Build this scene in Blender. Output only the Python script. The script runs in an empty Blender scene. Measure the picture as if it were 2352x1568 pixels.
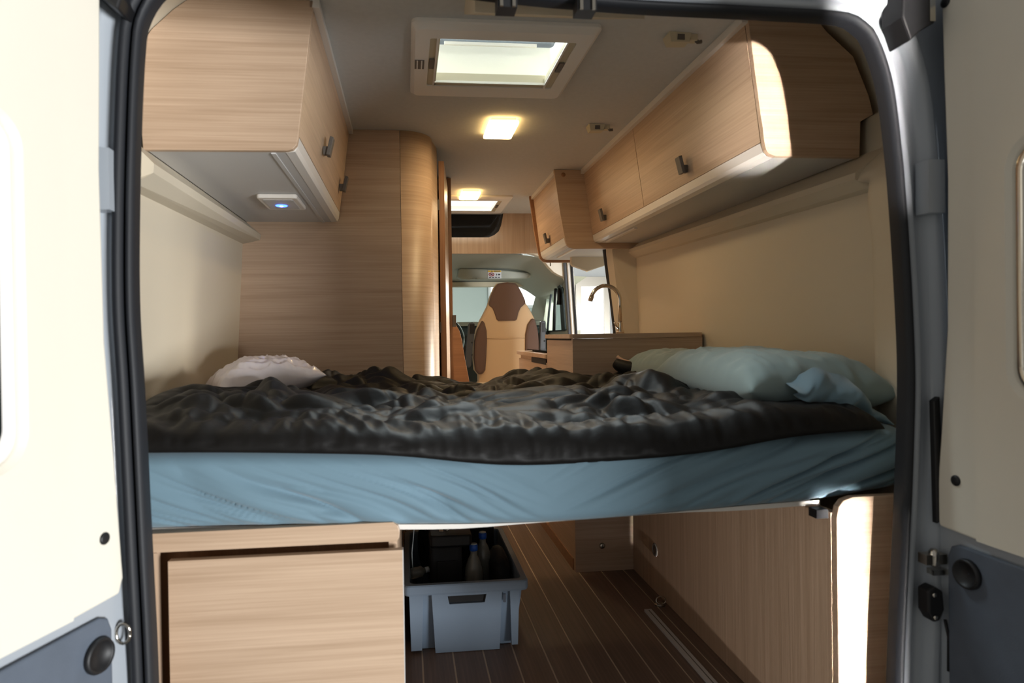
import bpy, bmesh, math, random
from mathutils import Vector, Matrix, noise
random.seed(7)
C = bpy.context.scene.collection
S = bpy.context.scene

# ------------------------------------------------------------------ camera
FPX = 1500.0
yaw = math.atan(160/FPX); roll = 0.015; pitch = -12/FPX
cf = Vector((math.sin(yaw)*math.cos(pitch), math.cos(yaw)*math.cos(pitch), math.sin(pitch)))
cr = Vector((math.cos(yaw), -math.sin(yaw), 0)); cu = cr.cross(cf)
cr2 = cr*math.cos(roll)-cu*math.sin(roll); cu2 = cu*math.cos(roll)+cr*math.sin(roll)
cam = bpy.data.cameras.new('camera'); camo = bpy.data.objects.new('camera', cam); C.objects.link(camo)
M = Matrix((cr2, cu2, -cf)).transposed().to_4x4(); M.translation = Vector((-0.29, -1.35, 1.0))
camo.matrix_world = M
cam.sensor_width = 36; cam.lens = FPX/2352*36; cam.shift_x = 81/2352; cam.clip_start = 0.05
cam.dof.use_dof = True; cam.dof.focus_distance = 3.2; cam.dof.aperture_fstop = 4.0
S.camera = camo

# ------------------------------------------------------------------ light
S.view_settings.view_transform = 'Standard'; S.view_settings.look = 'None'
S.view_settings.exposure = 0.0; S.view_settings.gamma = 1.0; S.view_settings.use_curve_mapping = False
w = bpy.data.worlds.new('hall_ambience'); S.world = w; w.use_nodes = True
bg = w.node_tree.nodes['Background']; bg.inputs[0].default_value = (1.0, 0.97, 0.92, 1); bg.inputs[1].default_value = 0.255

def area(name, loc, target, sx, sy, power, col=(1, 1, 1)):
    l = bpy.data.lights.new(name, 'AREA'); l.shape = 'RECTANGLE'; l.size = sx; l.size_y = sy
    l.energy = power; l.color = col
    o = bpy.data.objects.new(name, l); C.objects.link(o); o.location = loc
    o.rotation_euler = (Vector(target)-Vector(loc)).to_track_quat('-Z', 'Y').to_euler()
    return o
# two added narrow beams behind the van, fitted to the bright end panel stripes
g1 = area('stripe_beam', (0.274, -2.7, 0.57), (0.274+.15*3, 0.3, 0.57+.38*3), 0.14, 0.58, 1.15, (1.0, 0.93, 0.87)); g1.data.spread = math.radians(1.6)
g2 = area('stripe_beam', (0.597, -2.7, 0.08), (0.597+.03*3, 0.3, 0.08+.06*3), 0.095, 0.77, 1.35, (1.0, 0.95, 0.91)); g2.data.spread = math.radians(1.2)
# sunlit yard seen through the hall windows to the right of and behind the van
area('yard_daylight', (4.3, -5.0, 0.0), (-0.7, 0.1, 1.0), 1.9, 1.2, 720, (0.97, 0.99, 1.0))
# hall window light reaching the open sliding door on the right
area('side_window_daylight', (3.7, 4.4, 1.85), (-0.9, 0.9, 0.95), 1.0, 0.8, 420, (1.0, 0.93, 0.80))
# two added lights just above the roof, brightening the hatches
area('hatch_fill', (0.02, 1.25, 2.9), (0.02, 1.26, 1.9), 1.4, 0.5, 180, (1, .96, .90))
area('hatch_fill', (0.10, 3.10, 2.9), (0.10, 3.11, 1.9), 1.4, 0.5, 110, (1, 1, 1))
# daylight from the hall front reaching the cab through the windscreen
area('front_window_daylight', (1.6, 7.4, 2.0), (0.5, 4.0, 1.3), 1.6, 1.2, 260, (0.95, 1.0, 0.98))

# ------------------------------------------------------------------ materials
MATS = {}
def lin(c):
    return tuple(((v/255)/12.92 if v/255 <= .04045 else ((v/255+.055)/1.055)**2.4) for v in c)
def mat(name, rgb, rough=.5, metal=0., spec=.5, bump=None, bscale=200., var=0., vscale=8., emit=None, estr=0., trans=0., ior=1.45, coat=0., sheen=0., alpha=1.):
    m = bpy.data.materials.new(name); m.use_nodes = True; nt = m.node_tree; b = nt.nodes['Principled BSDF']
    col = lin(rgb)+(1,)
    b.inputs['Base Color'].default_value = col
    b.inputs['Roughness'].default_value = rough; b.inputs['Metallic'].default_value = metal
    b.inputs['Specular IOR Level'].default_value = spec; b.inputs['IOR'].default_value = ior
    b.inputs['Transmission Weight'].default_value = trans; b.inputs['Coat Weight'].default_value = coat
    b.inputs['Sheen Weight'].default_value = sheen; b.inputs['Alpha'].default_value = alpha
    if emit: b.inputs['Emission Color'].default_value = lin(emit)+(1,); b.inputs['Emission Strength'].default_value = estr
    tc = nt.nodes.new('ShaderNodeTexCoord')
    if var:
        n = nt.nodes.new('ShaderNodeTexNoise'); n.inputs['Scale'].default_value = vscale; n.inputs['Detail'].default_value = 5
        nt.links.new(tc.outputs['Object'], n.inputs['Vector'])
        r = nt.nodes.new('ShaderNodeValToRGB')
        r.color_ramp.elements[0].position = .3; r.color_ramp.elements[1].position = .7
        r.color_ramp.elements[0].color = tuple(c*(1-var) for c in col[:3])+(1,)
        r.color_ramp.elements[1].color = tuple(min(1, c*(1+var)) for c in col[:3])+(1,)
        nt.links.new(n.outputs['Fac'], r.inputs['Fac']); nt.links.new(r.outputs['Color'], b.inputs['Base Color'])
    if bump:
        n = nt.nodes.new('ShaderNodeTexNoise'); n.inputs['Scale'].default_value = bscale; n.inputs['Detail'].default_value = 3
        nt.links.new(tc.outputs['Object'], n.inputs['Vector'])
        bp = nt.nodes.new('ShaderNodeBump'); bp.inputs['Strength'].default_value = bump; bp.inputs['Distance'].default_value = .002
        nt.links.new(n.outputs['Fac'], bp.inputs['Height']); nt.links.new(bp.outputs['Normal'], b.inputs['Normal'])
    MATS[name] = m
    return m
def wood(name, light, dark, axis, rough=.42, scale=1.0, spec=.4):
    """laminate with fine streaks running along one axis"""
    m = bpy.data.materials.new(name); m.use_nodes = True; nt = m.node_tree; b = nt.nodes['Principled BSDF']
    b.inputs['Roughness'].default_value = rough; b.inputs['Specular IOR Level'].default_value = spec
    tc = nt.nodes.new('ShaderNodeTexCoord')
    def sc(along, across):
        mp = nt.nodes.new('ShaderNodeMapping'); v = [across*scale]*3; 
        for ch in axis: v['XYZ'.index(ch)] = along*scale
        
        mp.inputs['Scale'].default_value = v; nt.links.new(tc.outputs['Object'], mp.inputs['Vector']); return mp
    def nz(mp, s, d, dist=0.):
        n = nt.nodes.new('ShaderNodeTexNoise'); n.inputs['Scale'].default_value = s; n.inputs['Detail'].default_value = d
        n.inputs['Distortion'].default_value = dist; nt.links.new(mp.outputs['Vector'], n.inputs['Vector']); return n
    a = nz(sc(.6, 11), 1.6, 6, 1.2); f = nz(sc(1.6, 120), 1.7, 3, .3); g = nz(sc(1.0, 40), 1.3, 4, .6)
    def mth(op, x, y):
        q = nt.nodes.new('ShaderNodeMath'); q.operation = op
        for i, v in enumerate((x, y)):
            if isinstance(v, (int, float)): q.inputs[i].default_value = v
            else: nt.links.new(v, q.inputs[i])
        return q.outputs[0]
    s = mth('ADD', mth('MULTIPLY', a.outputs['Fac'], .30), mth('ADD', mth('MULTIPLY', f.outputs['Fac'], .36), mth('MULTIPLY', g.outputs['Fac'], .34)))
    r = nt.nodes.new('ShaderNodeValToRGB'); e = r.color_ramp.elements
    e[0].position = .34; e[1].position = .64
    e[0].color = lin(dark)+(1,); e[1].color = lin(light)+(1,)
    nt.links.new(s, r.inputs['Fac']); nt.links.new(r.outputs['Color'], b.inputs['Base Color'])
    bp = nt.nodes.new('ShaderNodeBump'); bp.inputs['Strength'].default_value = .12; bp.inputs['Distance'].default_value = .001
    nt.links.new(f.outputs['Fac'], bp.inputs['Height']); nt.links.new(bp.outputs['Normal'], b.inputs['Normal'])
    MATS[name] = m; return m
WL, WD = (198, 171, 146), (170, 143, 118)
wood('oak_x', WL, WD, 'X'); wood('oak_y', WL, WD, 'Y'); wood('oak_z', WL, WD, 'Z')
wood('oak_xy', WL, WD, 'XY'); wood('oak_edge', (165, 122, 88), (136, 98, 70), 'Z')
wood('oak_edge_x', (165, 122, 88), (136, 98, 70), 'X')
wood('plank', (130, 109, 96), (96, 79, 69), 'Y', rough=.45)
mat('inlay', (206, 186, 162), .6)
mat('cream', (220, 214, 200), .55, bump=.06, bscale=400)
mat('lining', (198, 187, 167), .75, bump=.1, bscale=500)
mat('ceiling_cloth', (198, 198, 196), .85, bump=.15, bscale=700, var=.03, vscale=60)
mat('pale_grey', (196, 194, 192), .5, bump=.05, bscale=400)
mat('trim_metal', (226, 222, 216), .28, metal=.15)
mat('handle_grey', (98, 92, 86), .5, metal=.1)
mat('white_plastic', (226, 220, 212), .4)
mat('offwhite_plastic', (230, 226, 220), .45)
mat('paint', (158, 164, 171), .38, coat=.25)
mat('rubber', (26, 28, 33), .6, bump=.05, bscale=300)
mat('black_plastic', (22, 22, 24), .5)
mat('dark_panel', (84, 92, 104), .65, bump=.25, bscale=350, var=.06, vscale=30)
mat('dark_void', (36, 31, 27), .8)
mat('chrome', (200, 194, 184), .16, metal=1.)
mat('steel', (176, 170, 158), .3, metal=1.)
mat('glass_dark', (12, 20, 22), .08, spec=.6)
mat('sheet', (102, 128, 142), .8, sheen=.25, bump=.08, bscale=600)
mat('pillow_blue', (132, 150, 150), .8, sheen=.25, bump=.08, bscale=600)
mat('nylon', (15, 13, 12), .56, spec=.33, bump=.6, bscale=34)
mat('fleece', (196, 160, 138), .9)
mat('plastic_bag', (230, 223, 228), .28, coat=.5, bump=.9, bscale=14)
mat('crate_grey', (124, 140, 158), .5, bump=.08, bscale=200)
mat('black_fabric', (20, 21, 24), .75, bump=.2, bscale=300)
mat('bottle', (170, 170, 162), .10, trans=.5, spec=.6)
mat('cap_blue', (26, 82, 178), .4)
mat('cap_white', (205, 215, 220), .4)
mat('seat_beige', (214, 186, 150), .8, bump=.15, bscale=500)
mat('seat_brown', (108, 86, 76), .85, bump=.2, bscale=500)
mat('arm_grey', (74, 78, 84), .5)
mat('cab_grey', (172, 176, 166), .6, bump=.08, bscale=300)
mat('dash_dark', (44, 54, 56), .6)
mat('hall_wall', (176, 188, 184), .9)
mat('hall_pale', (214, 218, 218), .9)
mat('hall_window_light', (255, 255, 255), .9, emit=(255, 255, 255), estr=3.2)
mat('hall_glow', (255, 255, 255), .9, emit=(244, 248, 255), estr=1.15)
mat('ground', (150, 148, 142), .9)
mat('lamp_on', (255, 236, 190), .5, emit=(255, 214, 140), estr=9.0)
mat('led_blue', (40, 60, 255), .5, emit=(40, 70, 255), estr=14.)
mat('led_core', (220, 230, 255), .5, emit=(200, 215, 255), estr=20.)
mat('blind', (236, 232, 222), .8)
mat('label_yellow', (232, 190, 40), .5); mat('label_white', (226, 230, 236), .5); mat('label_red', (176, 40, 44), .5); mat('label_ink', (60, 64, 72), .5)
mat('clip_beige', (196, 186, 160), .5)
mat('felt_dark', (66, 64, 62), .9, bump=.3, bscale=400)
# clear acrylic and window panes: mostly transparent with a faint reflection
def pane(name, tint, refl):
    m = bpy.data.materials.new(name); m.use_nodes = True; nt = m.node_tree
    for n in list(nt.nodes):
        if n.type == 'BSDF_PRINCIPLED': nt.nodes.remove(n)
    out = [n for n in nt.nodes if n.type == 'OUTPUT_MATERIAL'][0]
    t = nt.nodes.new('ShaderNodeBsdfTransparent'); t.inputs[0].default_value = tint+(1,)
    g = nt.nodes.new('ShaderNodeBsdfGlossy'); g.inputs['Roughness'].default_value = .03
    x = nt.nodes.new('ShaderNodeMixShader'); x.inputs[0].default_value = refl
    nt.links.new(t.outputs[0], x.inputs[1]); nt.links.new(g.outputs[0], x.inputs[2]); nt.links.new(x.outputs[0], out.inputs[0])
    MATS[name] = m
pane('pane', (.9, .96, .94), .06); pane('acrylic', (.82, .9, .95), .08)

# ------------------------------------------------------------------ mesh helpers
WLOC = {}
def link(name, me, m, parent=None, smooth=False, kind=None, label=None, cat=None, group=None, origin=None):
    vs = [v.co for v in me.vertices]
    if origin is None:
        mn = Vector((min(v[i] for v in vs) for i in range(3))); mx = Vector((max(v[i] for v in vs) for i in range(3)))
        origin = (mn+mx)/2
        if parent is None: origin.z = mn.z
    origin = Vector(origin)
    me.transform(Matrix.Translation(-origin))
    for p in me.polygons: p.use_smooth = smooth
    me.materials.append(MATS[m] if isinstance(m, str) else m)
    o = bpy.data.objects.new(name, me); C.objects.link(o)
    if parent is not None: o.parent = parent; o.location = origin-WLOC[parent.name]
    else: o.location = origin
    WLOC[o.name] = origin
    if kind: o['kind'] = kind
    if label: o['label'] = label
    if cat: o['category'] = cat
    if group: o['group'] = group
    return o
def thing(name, loc, label=None, cat=None, group=None, kind=None):
    o = bpy.data.objects.new(name, None); C.objects.link(o); o.location = loc; o.empty_display_size = .1
    WLOC[o.name] = Vector(loc)
    if label: o['label'] = label
    if cat: o['category'] = cat
    if group: o['group'] = group
    if kind: o['kind'] = kind
    return o
def tomesh(bm, auto=True):
    bmesh.ops.recalc_face_normals(bm, faces=bm.faces)
    me = bpy.data.meshes.new('m'); bm.to_mesh(me); bm.free(); return me
def bev(bm, b, seg=2):
    if b > 0:
        es = [e for e in bm.edges if len(e.link_faces) == 2 and e.calc_face_angle(0) > .5]
        bmesh.ops.bevel(bm, geom=es, offset=b, segments=seg, profile=.5, affect='EDGES', clamp_overlap=True)
    return bm
def hexa(c8):
    """8 corners: bottom 4 ccw then top 4"""
    bm = bmesh.new(); v = [bm.verts.new(c) for c in c8]
    for f in ((3, 2, 1, 0), (4, 5, 6, 7), (0, 1, 5, 4), (1, 2, 6, 5), (2, 3, 7, 6), (3, 0, 4, 7)): bm.faces.new([v[i] for i in f])
    return bm
def boxbm(x0, x1, y0, y1, z0, z1, b=.0, seg=2):
    return bev(hexa([(x0, y0, z0), (x1, y0, z0), (x1, y1, z0), (x0, y1, z0), (x0, y0, z1), (x1, y0, z1), (x1, y1, z1), (x0, y1, z1)]), b, seg)
def box(name, x0, x1, y0, y1, z0, z1, m, parent=None, b=.002, **k):
    return link(name, tomesh(boxbm(min(x0, x1), max(x0, x1), min(y0, y1), max(y0, y1), min(z0, z1), max(z0, z1), b)), m, parent, **k)
def prismbm(pts, axis, lo, hi, b=0., seg=2):
    """polygon extruded along an axis. axis Y: pts=(x,z); X: pts=(y,z); Z: pts=(x,y)"""
    def mk(p, t): return {'Y': (p[0], t, p[1]), 'X': (t, p[0], p[1]), 'Z': (p[0], p[1], t)}[axis]
    bm = bmesh.new(); a = [bm.verts.new(mk(p, lo)) for p in pts]; c = [bm.verts.new(mk(p, hi)) for p in pts]
    n = len(pts); bm.faces.new(a[::-1]); bm.faces.new(c)
    for i in range(n): bm.faces.new((a[i], a[(i+1) % n], c[(i+1) % n], c[i]))
    bmesh.ops.recalc_face_normals(bm, faces=bm.faces)
    if b > 0:
        es = [e for e in bm.edges if abs(e.calc_face_angle(0)) > .9]
        bmesh.ops.bevel(bm, geom=es, offset=b, segments=seg, profile=.5, affect='EDGES', clamp_overlap=True)
    return bm
def prism(name, pts, axis, lo, hi, m, parent=None, b=.002, **k):
    return link(name, tomesh(prismbm(pts, axis, lo, hi, b)), m, parent, **k)
def rrect(x0, x1, y0, y1, r, n=5):
    o = []
    for cx, cy, a in ((x1-r, y1-r, 0), (x0+r, y1-r, 90), (x0+r, y0+r, 180), (x1-r, y0+r, 270)):
        for i in range(n+1):
            t = math.radians(a+90*i/n); o.append((cx+r*math.cos(t), cy+r*math.sin(t)))
    return o
def smoothpath(pts, n=6, closed=False):
    """Catmull-Rom through points"""
    P = [Vector(p) for p in pts]; out = []; N = len(P)
    rng = N if closed else N-1
    for i in range(rng):
        p0 = P[(i-1) % N] if (closed or i > 0) else P[0]; p1 = P[i]; p2 = P[(i+1) % N]
        p3 = P[(i+2) % N] if (closed or i+2 < N) else P[-1]
        for k in range(n):
            t = k/n
            out.append(.5*((2*p1)+(p2-p0)*t+(2*p0-5*p1+4*p2-p3)*t*t+(3*p1-p0-3*p2+p3)*t**3))
    if not closed: out.append(P[-1])
    return out
def tubebm(path, r, n=10, cap=True, bm=None):
    bm = bm or bmesh.new(); P = [Vector(p) for p in path]; rings = []
    rr = r if isinstance(r, (list, tuple)) else [r]*len(P)
    up = None
    for i, p in enumerate(P):
        t = (P[min(i+1, len(P)-1)]-P[max(i-1, 0)]).normalized()
        if up is None: up = Vector((0, 0, 1)) if abs(t.z) < .9 else Vector((1, 0, 0))
        s = t.cross(up).normalized(); up = s.cross(t).normalized()
        rings.append([bm.verts.new(p+(s*math.cos(a)+up*math.sin(a))*rr[i]) for a in (2*math.pi*j/n for j in range(n))])
    for a, b in zip(rings, rings[1:]):
        for j in range(n): bm.faces.new((a[j], a[(j+1) % n], b[(j+1) % n], b[j]))
    if cap: bm.faces.new(rings[0][::-1]); bm.faces.new(rings[-1])
    return bm
def tube(name, path, r, m, parent=None, n=10, **k):
    k.setdefault('smooth', True)
    return link(name, tomesh(tubebm(path, r, n)), m, parent, **k)
def lathebm(prof, c, ax='Z', n=20):
    """prof: (radius, height) list, revolved about an axis direction through c"""
    bm = bmesh.new(); c = Vector(c)
    A = {'Z': Vector((0, 0, 1)), 'X': Vector((1, 0, 0)), 'Y': Vector((0, 1, 0))}[ax] if isinstance(ax, str) else Vector(ax).normalized()
    s = A.orthogonal().normalized(); t = A.cross(s); rings = []
    for r, h in prof:
        rings.append([bm.verts.new(c+A*h+(s*math.cos(q)+t*math.sin(q))*max(r, 1e-4)) for q in (2*math.pi*j/n for j in range(n))])
    for a, b in zip(rings, rings[1:]):
        for j in range(n): bm.faces.new((a[j], a[(j+1) % n], b[(j+1) % n], b[j]))
    bm.faces.new(rings[0][::-1]); bm.faces.new(rings[-1]); return bm
def lathe(name, prof, c, m, parent=None, ax='Z', n=20, **k):
    k.setdefault('smooth', True)
    return link(name, tomesh(lathebm(prof, c, ax, n)), m, parent, **k)
def loft(loops, closed=True, caps=False):
    bm = bmesh.new(); R = [[bm.verts.new(p) for p in l] for l in loops]; n = len(R[0])
    for a, b in zip(R, R[1:]):
        for j in range(n if closed else n-1): bm.faces.new((a[j], a[(j+1) % n], b[(j+1) % n], b[j]))
    if caps: bm.faces.new(R[0][::-1]); bm.faces.new(R[-1])
    return bm
def framebm(outer, inner, mk, lo, hi):
    """flat ring between two loops of equal length, with thickness; mk(p,t)->3d"""
    return loft([[mk(p, lo) for p in outer], [mk(p, hi) for p in outer], [mk(p, hi) for p in inner], [mk(p, lo) for p in inner], [mk(p, lo) for p in outer]])
def resample(pts, n):
    P = [Vector(p) for p in pts]; d = [0]
    for a, b in zip(P, P[1:]): d.append(d[-1]+(b-a).length)
    o = []; j = 0
    for i in range(n):
        t = d[-1]*i/(n-1)
        while j < len(d)-2 and d[j+1] < t: j += 1
        u = (t-d[j])/max(1e-9, d[j+1]-d[j]); o.append(P[j].lerp(P[j+1], u))
    return o
def copy_tree(o, parent=None, dloc=Vector((0, 0, 0))):
    c = o.copy(); C.objects.link(c); c.parent = parent
    if parent is None: c.location = o.location+dloc
    for ch in o.children: copy_tree(ch, c)
    return c

# ================================================================== SETTING
# ---- hall outside
prism('ground', [(-9, -9), (9, -9), (9, 9), (-9, 9)], 'Z', -.75, -.62, 'ground', b=0, kind='structure')
hw = box('wall_hall', -6, 6, 8.0, 8.15, -.62, 3.6, 'hall_wall', b=0, kind='structure')
wn = thing('window_1', (1.27, 7.98, 1.44), kind='structure')
box('pane', .92, 1.64, 7.975, 7.99, 1.44, 2.4, 'hall_window_light', wn, b=0)
link('window_frame', tomesh(framebm(rrect(.88, 1.68, 1.40, 2.44, .01), rrect(.92, 1.64, 1.44, 2.4, .005), lambda p, t: (p[0], t, p[1]), 7.95, 7.999)), 'hall_pale', wn)
dn = thing('door_3', (2.45, 7.98, -.6), kind='structure')
box('pane', 2.24, 2.58, 7.975, 7.99, -.5, 1.70, 'hall_glow', dn, b=0)
link('door_frame', tomesh(framebm(rrect(2.16, 2.66, -.6, 1.84, .01), rrect(2.24, 2.58, -.5, 1.70, .005), lambda p, t: (p[0], t, p[1]), 7.93, 7.999)), 'steel', dn)
sw = thing('light_switch', (2.735, 7.98, 1.08), 'small white switch on the hall wall beside the glass door', 'light switch')
box('plate', 2.705, 2.765, 7.985, 7.999, 1.075, 1.135, 'white_plastic', sw); box('rocker', 2.72, 2.75, 7.975, 7.985, 1.085, 1.125, 'white_plastic', sw, b=.001)
prism('wall_hall', [(2.1, -.62), (2.9, -.62), (2.9, 3.6), (2.1, 3.6)], 'Y', 7.9995, 8.0005, 'hall_pale', b=0, kind='structure')

# ---- floor: pale inlay with dark planks standing proud of it
fl = box('floor', -1.0, 1.0, -.06, 3.9, -.06, 0.0, 'inlay', b=0, kind='structure')
PW, GAP = .096, .0050
x = -.258-PW*8
while x < .98:
    x0, x1 = max(x+GAP/2, -.995), min(x+PW-GAP/2, .995)
    if x1-x0 > .01: box('plank', x0, x1, -.05, 3.6, .0002, .0015, 'plank', fl, b=.0004)
    x += PW

# ---- ceiling with two hatch holes
ce = thing('ceiling', (0, 1.6, 1.89), kind='structure')
def slab(x0, x1, y0, y1): box('ceiling_panel', x0, x1, y0, y1, 1.89, 1.93, 'ceiling_cloth', ce, b=0)
H1 = (-.225, .245, .545, .955); H2 = (-.14, .345, 2.80, 3.22)
slab(-1.0, 1.0, .2, H1[2]); slab(-1.0, H1[0], H1[2], H1[3]); slab(H1[1], 1.0, H1[2], H1[3]); slab(-1.0, 1.0, H1[3], 2.45)
slab(-1.0, 1.0, 2.4515, H2[2]); slab(-1.0, H2[0], H2[2], H2[3]); slab(H2[1], 1.0, H2[2], H2[3]); slab(-1.0, 1.0, H2[3], 3.4)

# ---- side walls: lining with a recessed field, upper curve into the roof
wl = thing('wall_left', (-.99, .75, 0), kind='structure')
# recessed field
link('recess_panel', tomesh(loft([[(-1.0, .28, .3), (-.995, .28, .9), (-.965, .28, 1.40)], [(-1.0, 1.48, .3), (-.998, 1.48, .9), (-.968, 1.48, 1.42)]], closed=False)), 'lining', wl, smooth=True)
# overhanging header ridge above it
link('header', tomesh(loft([[(-.97, .30, 1.375), (-.935, .30, 1.380), (-.895, .31, 1.408), (-.893, .31, 1.43), (-.96, .30, 1.50), (-1.0, .3, 1.50)], [(-.97, 1.479, 1.402), (-.938, 1.479, 1.408), (-.898, 1.479, 1.418), (-.893, 1.479, 1.44), (-.96, 1.479, 1.50), (-1.0, 1.479, 1.50)]], closed=True, caps=True)), 'lining', wl)
box('skirt', -1.02, -.985, -.05, 1.48, 0, .32, 'lining', wl, b=0)
roofL = [(-1.0, 1.46), (-.972, 1.60), (-.965, 1.75), (-.93, 1.80), (-.875, 1.853), (-.83, 1.885), (-.75, 1.895)]
roofR = [(1.03, 1.46), (1.032, 1.607), (1.072, 1.630), (1.058, 1.683), (1.012, 1.797), (.93, 1.864), (.875, 1.897)]
def strip(name, prof, y0, y1, m, parent):
    return link(name, tomesh(loft([[(p[0], y0, p[1]) for p in prof], [(p[0], y1, p[1]) for p in prof]], closed=False)), m, parent, smooth=True)
strip('roof_curve', roofL, .25, 3.36, 'lining', wl)
box('outer_skin', -1.1, -1.03, -.05, 3.9, -.3, 1.95, 'paint', wl, b=0)
wr = thing('wall_right', (.99, 1.0, 0), kind='structure')
link('recess_panel', tomesh(loft([[(.985, .26, .3), (.98, .26, .95), (.972, .28, 1.40)], [(.985, 2.16, .3), (.98, 2.16, .95), (.965, 2.16, 1.45)]], closed=False)), 'lining', wr, smooth=True)
link('header', tomesh(loft([[(.975, .29, 1.375), (.955, .30, 1.385), (.928, .31, 1.412), (.930, .31, 1.43), (1.02, .30, 1.503), (1.05, .3, 1.503)], [(.975, 2.17, 1.41), (.955, 2.17, 1.42), (.928, 2.17, 1.448), (.930, 2.17, 1.465), (1.02, 2.17, 1.53), (1.05, 2.17, 1.53)]], closed=True, caps=True)), 'lining', wr)
# door post at the front end of the right wall
link('door_post', tomesh(loft([[(.985, 2.12, .2), (.90, 2.16, .2), (.89, 2.24, .2), (1.0, 2.24, .2)], [(.98, 2.12, 1.0), (.895, 2.16, 1.0), (.885, 2.24, 1.0), (1.0, 2.24, 1.0)], [(.965, 2.12, 1.42), (.845, 2.16, 1.45), (.835, 2.24, 1.45), (1.0, 2.24, 1.45)], [(.965, 2.12, 1.6), (.84, 2.16, 1.6), (.83, 2.24, 1.6), (1.0, 2.24, 1.6)]], caps=True)), 'lining', wr)
strip('roof_curve', roofR, .25, 3.36, 'lining', wr)
box('outer_skin', 1.09, 1.14, -.05, 2.24, -.3, 1.95, 'paint', wr, b=0)
box('outer_skin', 1.0, 1.14, 2.24, 3.36, 1.62, 1.95, 'paint', wr, b=0)

# ---- rear opening: rubber seal, painted jamb, inner lining
SL = [(-.766, .10), (-.766, .37), (-.774, .663), (-.781, .906), (-.787, 1.067), (-.784, 1.245), (-.776, 1.43), (-.768, 1.545), (-.760, 1.591), (-.735, 1.636), (-.69, 1.674), (-.62, 1.692), (-.52, 1.692)]
SR = [(.60, 1.641), (.642, 1.628), (.672, 1.600), (.704, 1.507), (.722, 1.372), (.733, 1.235), (.743, 1.052), (.747, .888), (.739, .686), (.728, .503), (.715, .264), (.712, .10)]
seal_in = SL+[(-.35, 1.682), (-.1, 1.660), (.15, 1.648), (.4, 1.645)]+SR
seal_in = [Vector((p[0], p[1], 0)) for p in seal_in]
sealp = resample(smoothpath(seal_in, 8), 240)
def offs(path, d):
    o = []
    for i, p in enumerate(path):
        t = (path[min(i+1, len(path)-1)]-path[max(i-1, 0)]).normalized()
        o.append(Vector((p.x-t.y*d, p.y+t.x*d, 0)))       # left of travel = outward (path runs clockwise over the top)
    return o
def ring(d, y): return [(q.x, y, q.y) for q in offs(sealp, d)]
tr = thing('trim_1', (0, -.08, .1), kind='structure')
tr['label'] = 'black rubber seal around the rear door opening'
link('seal_bulb', tomesh(loft([ring(.001, -.060), ring(0, -.085), ring(.004, -.097), ring(.011, -.099), ring(.015, -.090), ring(.016, -.060)], closed=False)), 'rubber', tr, smooth=True)
link('seal_lip', tomesh(loft([q[:124] for q in (ring(.016, -.070), ring(.0165, -.088), ring(.020, -.103), ring(.030, -.106), ring(.036, -.098), ring(.037, -.07))], closed=False)), 'rubber', tr, smooth=True)
jb = thing('wall_back', (0, -.08, .1), kind='structure')
link('door_jamb', tomesh(loft([ring(.014, -.080), ring(.019, -.092), ring(.028, -.094), ring(.036, -.084), ring(.050, -.080), ring(.056, -.088), ring(.064, -.105), ring(.080, -.108), ring(.095, -.095), ring(.12, -.085), ring(.22, -.085)], closed=False)), 'paint', jb, smooth=True)
# lining between the seal and the wide interior
inner = [(-.95, .10), (-.95, .5), (-.945, .9), (-.935, 1.2), (-.92, 1.40), (-.955, 1.52), (-.965, 1.70), (-.93, 1.80), (-.83, 1.885), (-.6, 1.91), (0, 1.915), (.6, 1.915), (.875, 1.897), (1.012, 1.797), (1.065, 1.66), (1.03, 1.52), (.930, 1.40), (.935, 1.2), (.94, .9), (.95, .5), (.95, .10)]
innp = resample(smoothpath([Vector((a, b, 0)) for a, b in inner], 8), 240)
def lerp_ring(t, y):
    return [((1-t)*a.x+t*b.x, y, (1-t)*a.y+t*b.y) for a, b in zip(sealp, innp)]
link('rear_lining', tomesh(loft([lerp_ring(.03, -.062), lerp_ring(.30, -.03), lerp_ring(.62, .04), lerp_ring(.85, .13), lerp_ring(1, .24), lerp_ring(1.001, .255), [(math.copysign(1.005, b.x) if b.y < 1.40 else b.x*1.001, .285 if b.y < 1.40 else .33, b.y) for b in innp]], closed=False)), 'lining', jb, smooth=True)
for x0, x1 in ((-.97, -.845), (.845, .97)): box('body_corner', x0, x1, -.125, -.05, -.2, 1.95, 'paint', jb, b=.01)
# sill
box('door_sill', -.80, .78, -.16, -.04, -.1, .02, 'paint', jb, b=.006)
# painted hinge pads and dark plastic check housings on the jamb
for s, x0, x1, z0, z1 in ((-1, -.842, -.812, 1.235, 1.345), (1, .770, .806, 1.238, 1.346)):
    box('hinge_pad', x0, x1, -.125, -.09, z0, z1, 'paint', jb, b=.004)
prism('check_housing', [(-.835, 1.655), (-.79, 1.66), (-.775, 1.60), (-.782, 1.578), (-.80, 1.592), (-.822, 1.61)], 'Y', -.15, -.09, 'black_plastic', jb, b=.004)
prism('check_housing', [(.70, 1.70), (.748, 1.70), (.768, 1.612), (.742, 1.600), (.712, 1.573), (.695, 1.62)], 'Y', -.15, -.09, 'black_plastic', jb, b=.004)
box('cover_strip', .752, .764, -.153, -.148, 1.612, 1.70, 'chrome', jb, b=.002)
prism('jamb_slot', [(.783, .853), (.797, .862), (.801, .73), (.796, .605), (.788, .60)], 'Y', -.118, -.104, 'black_plastic', jb, b=.002)
hg = box('door_hinge', .755, .80, -.128, -.105, .520, .540, 'steel', jb, b=.003)
lathe('hinge_pin', [(.004, 0), (.010, .004), (.010, .03), (.006, .036)], (.776, -.122, .515), 'chrome', hg, n=14)
box('hinge_leaf', .772, .806, -.126, -.108, .497, .508, 'chrome', hg, b=.003)
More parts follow.
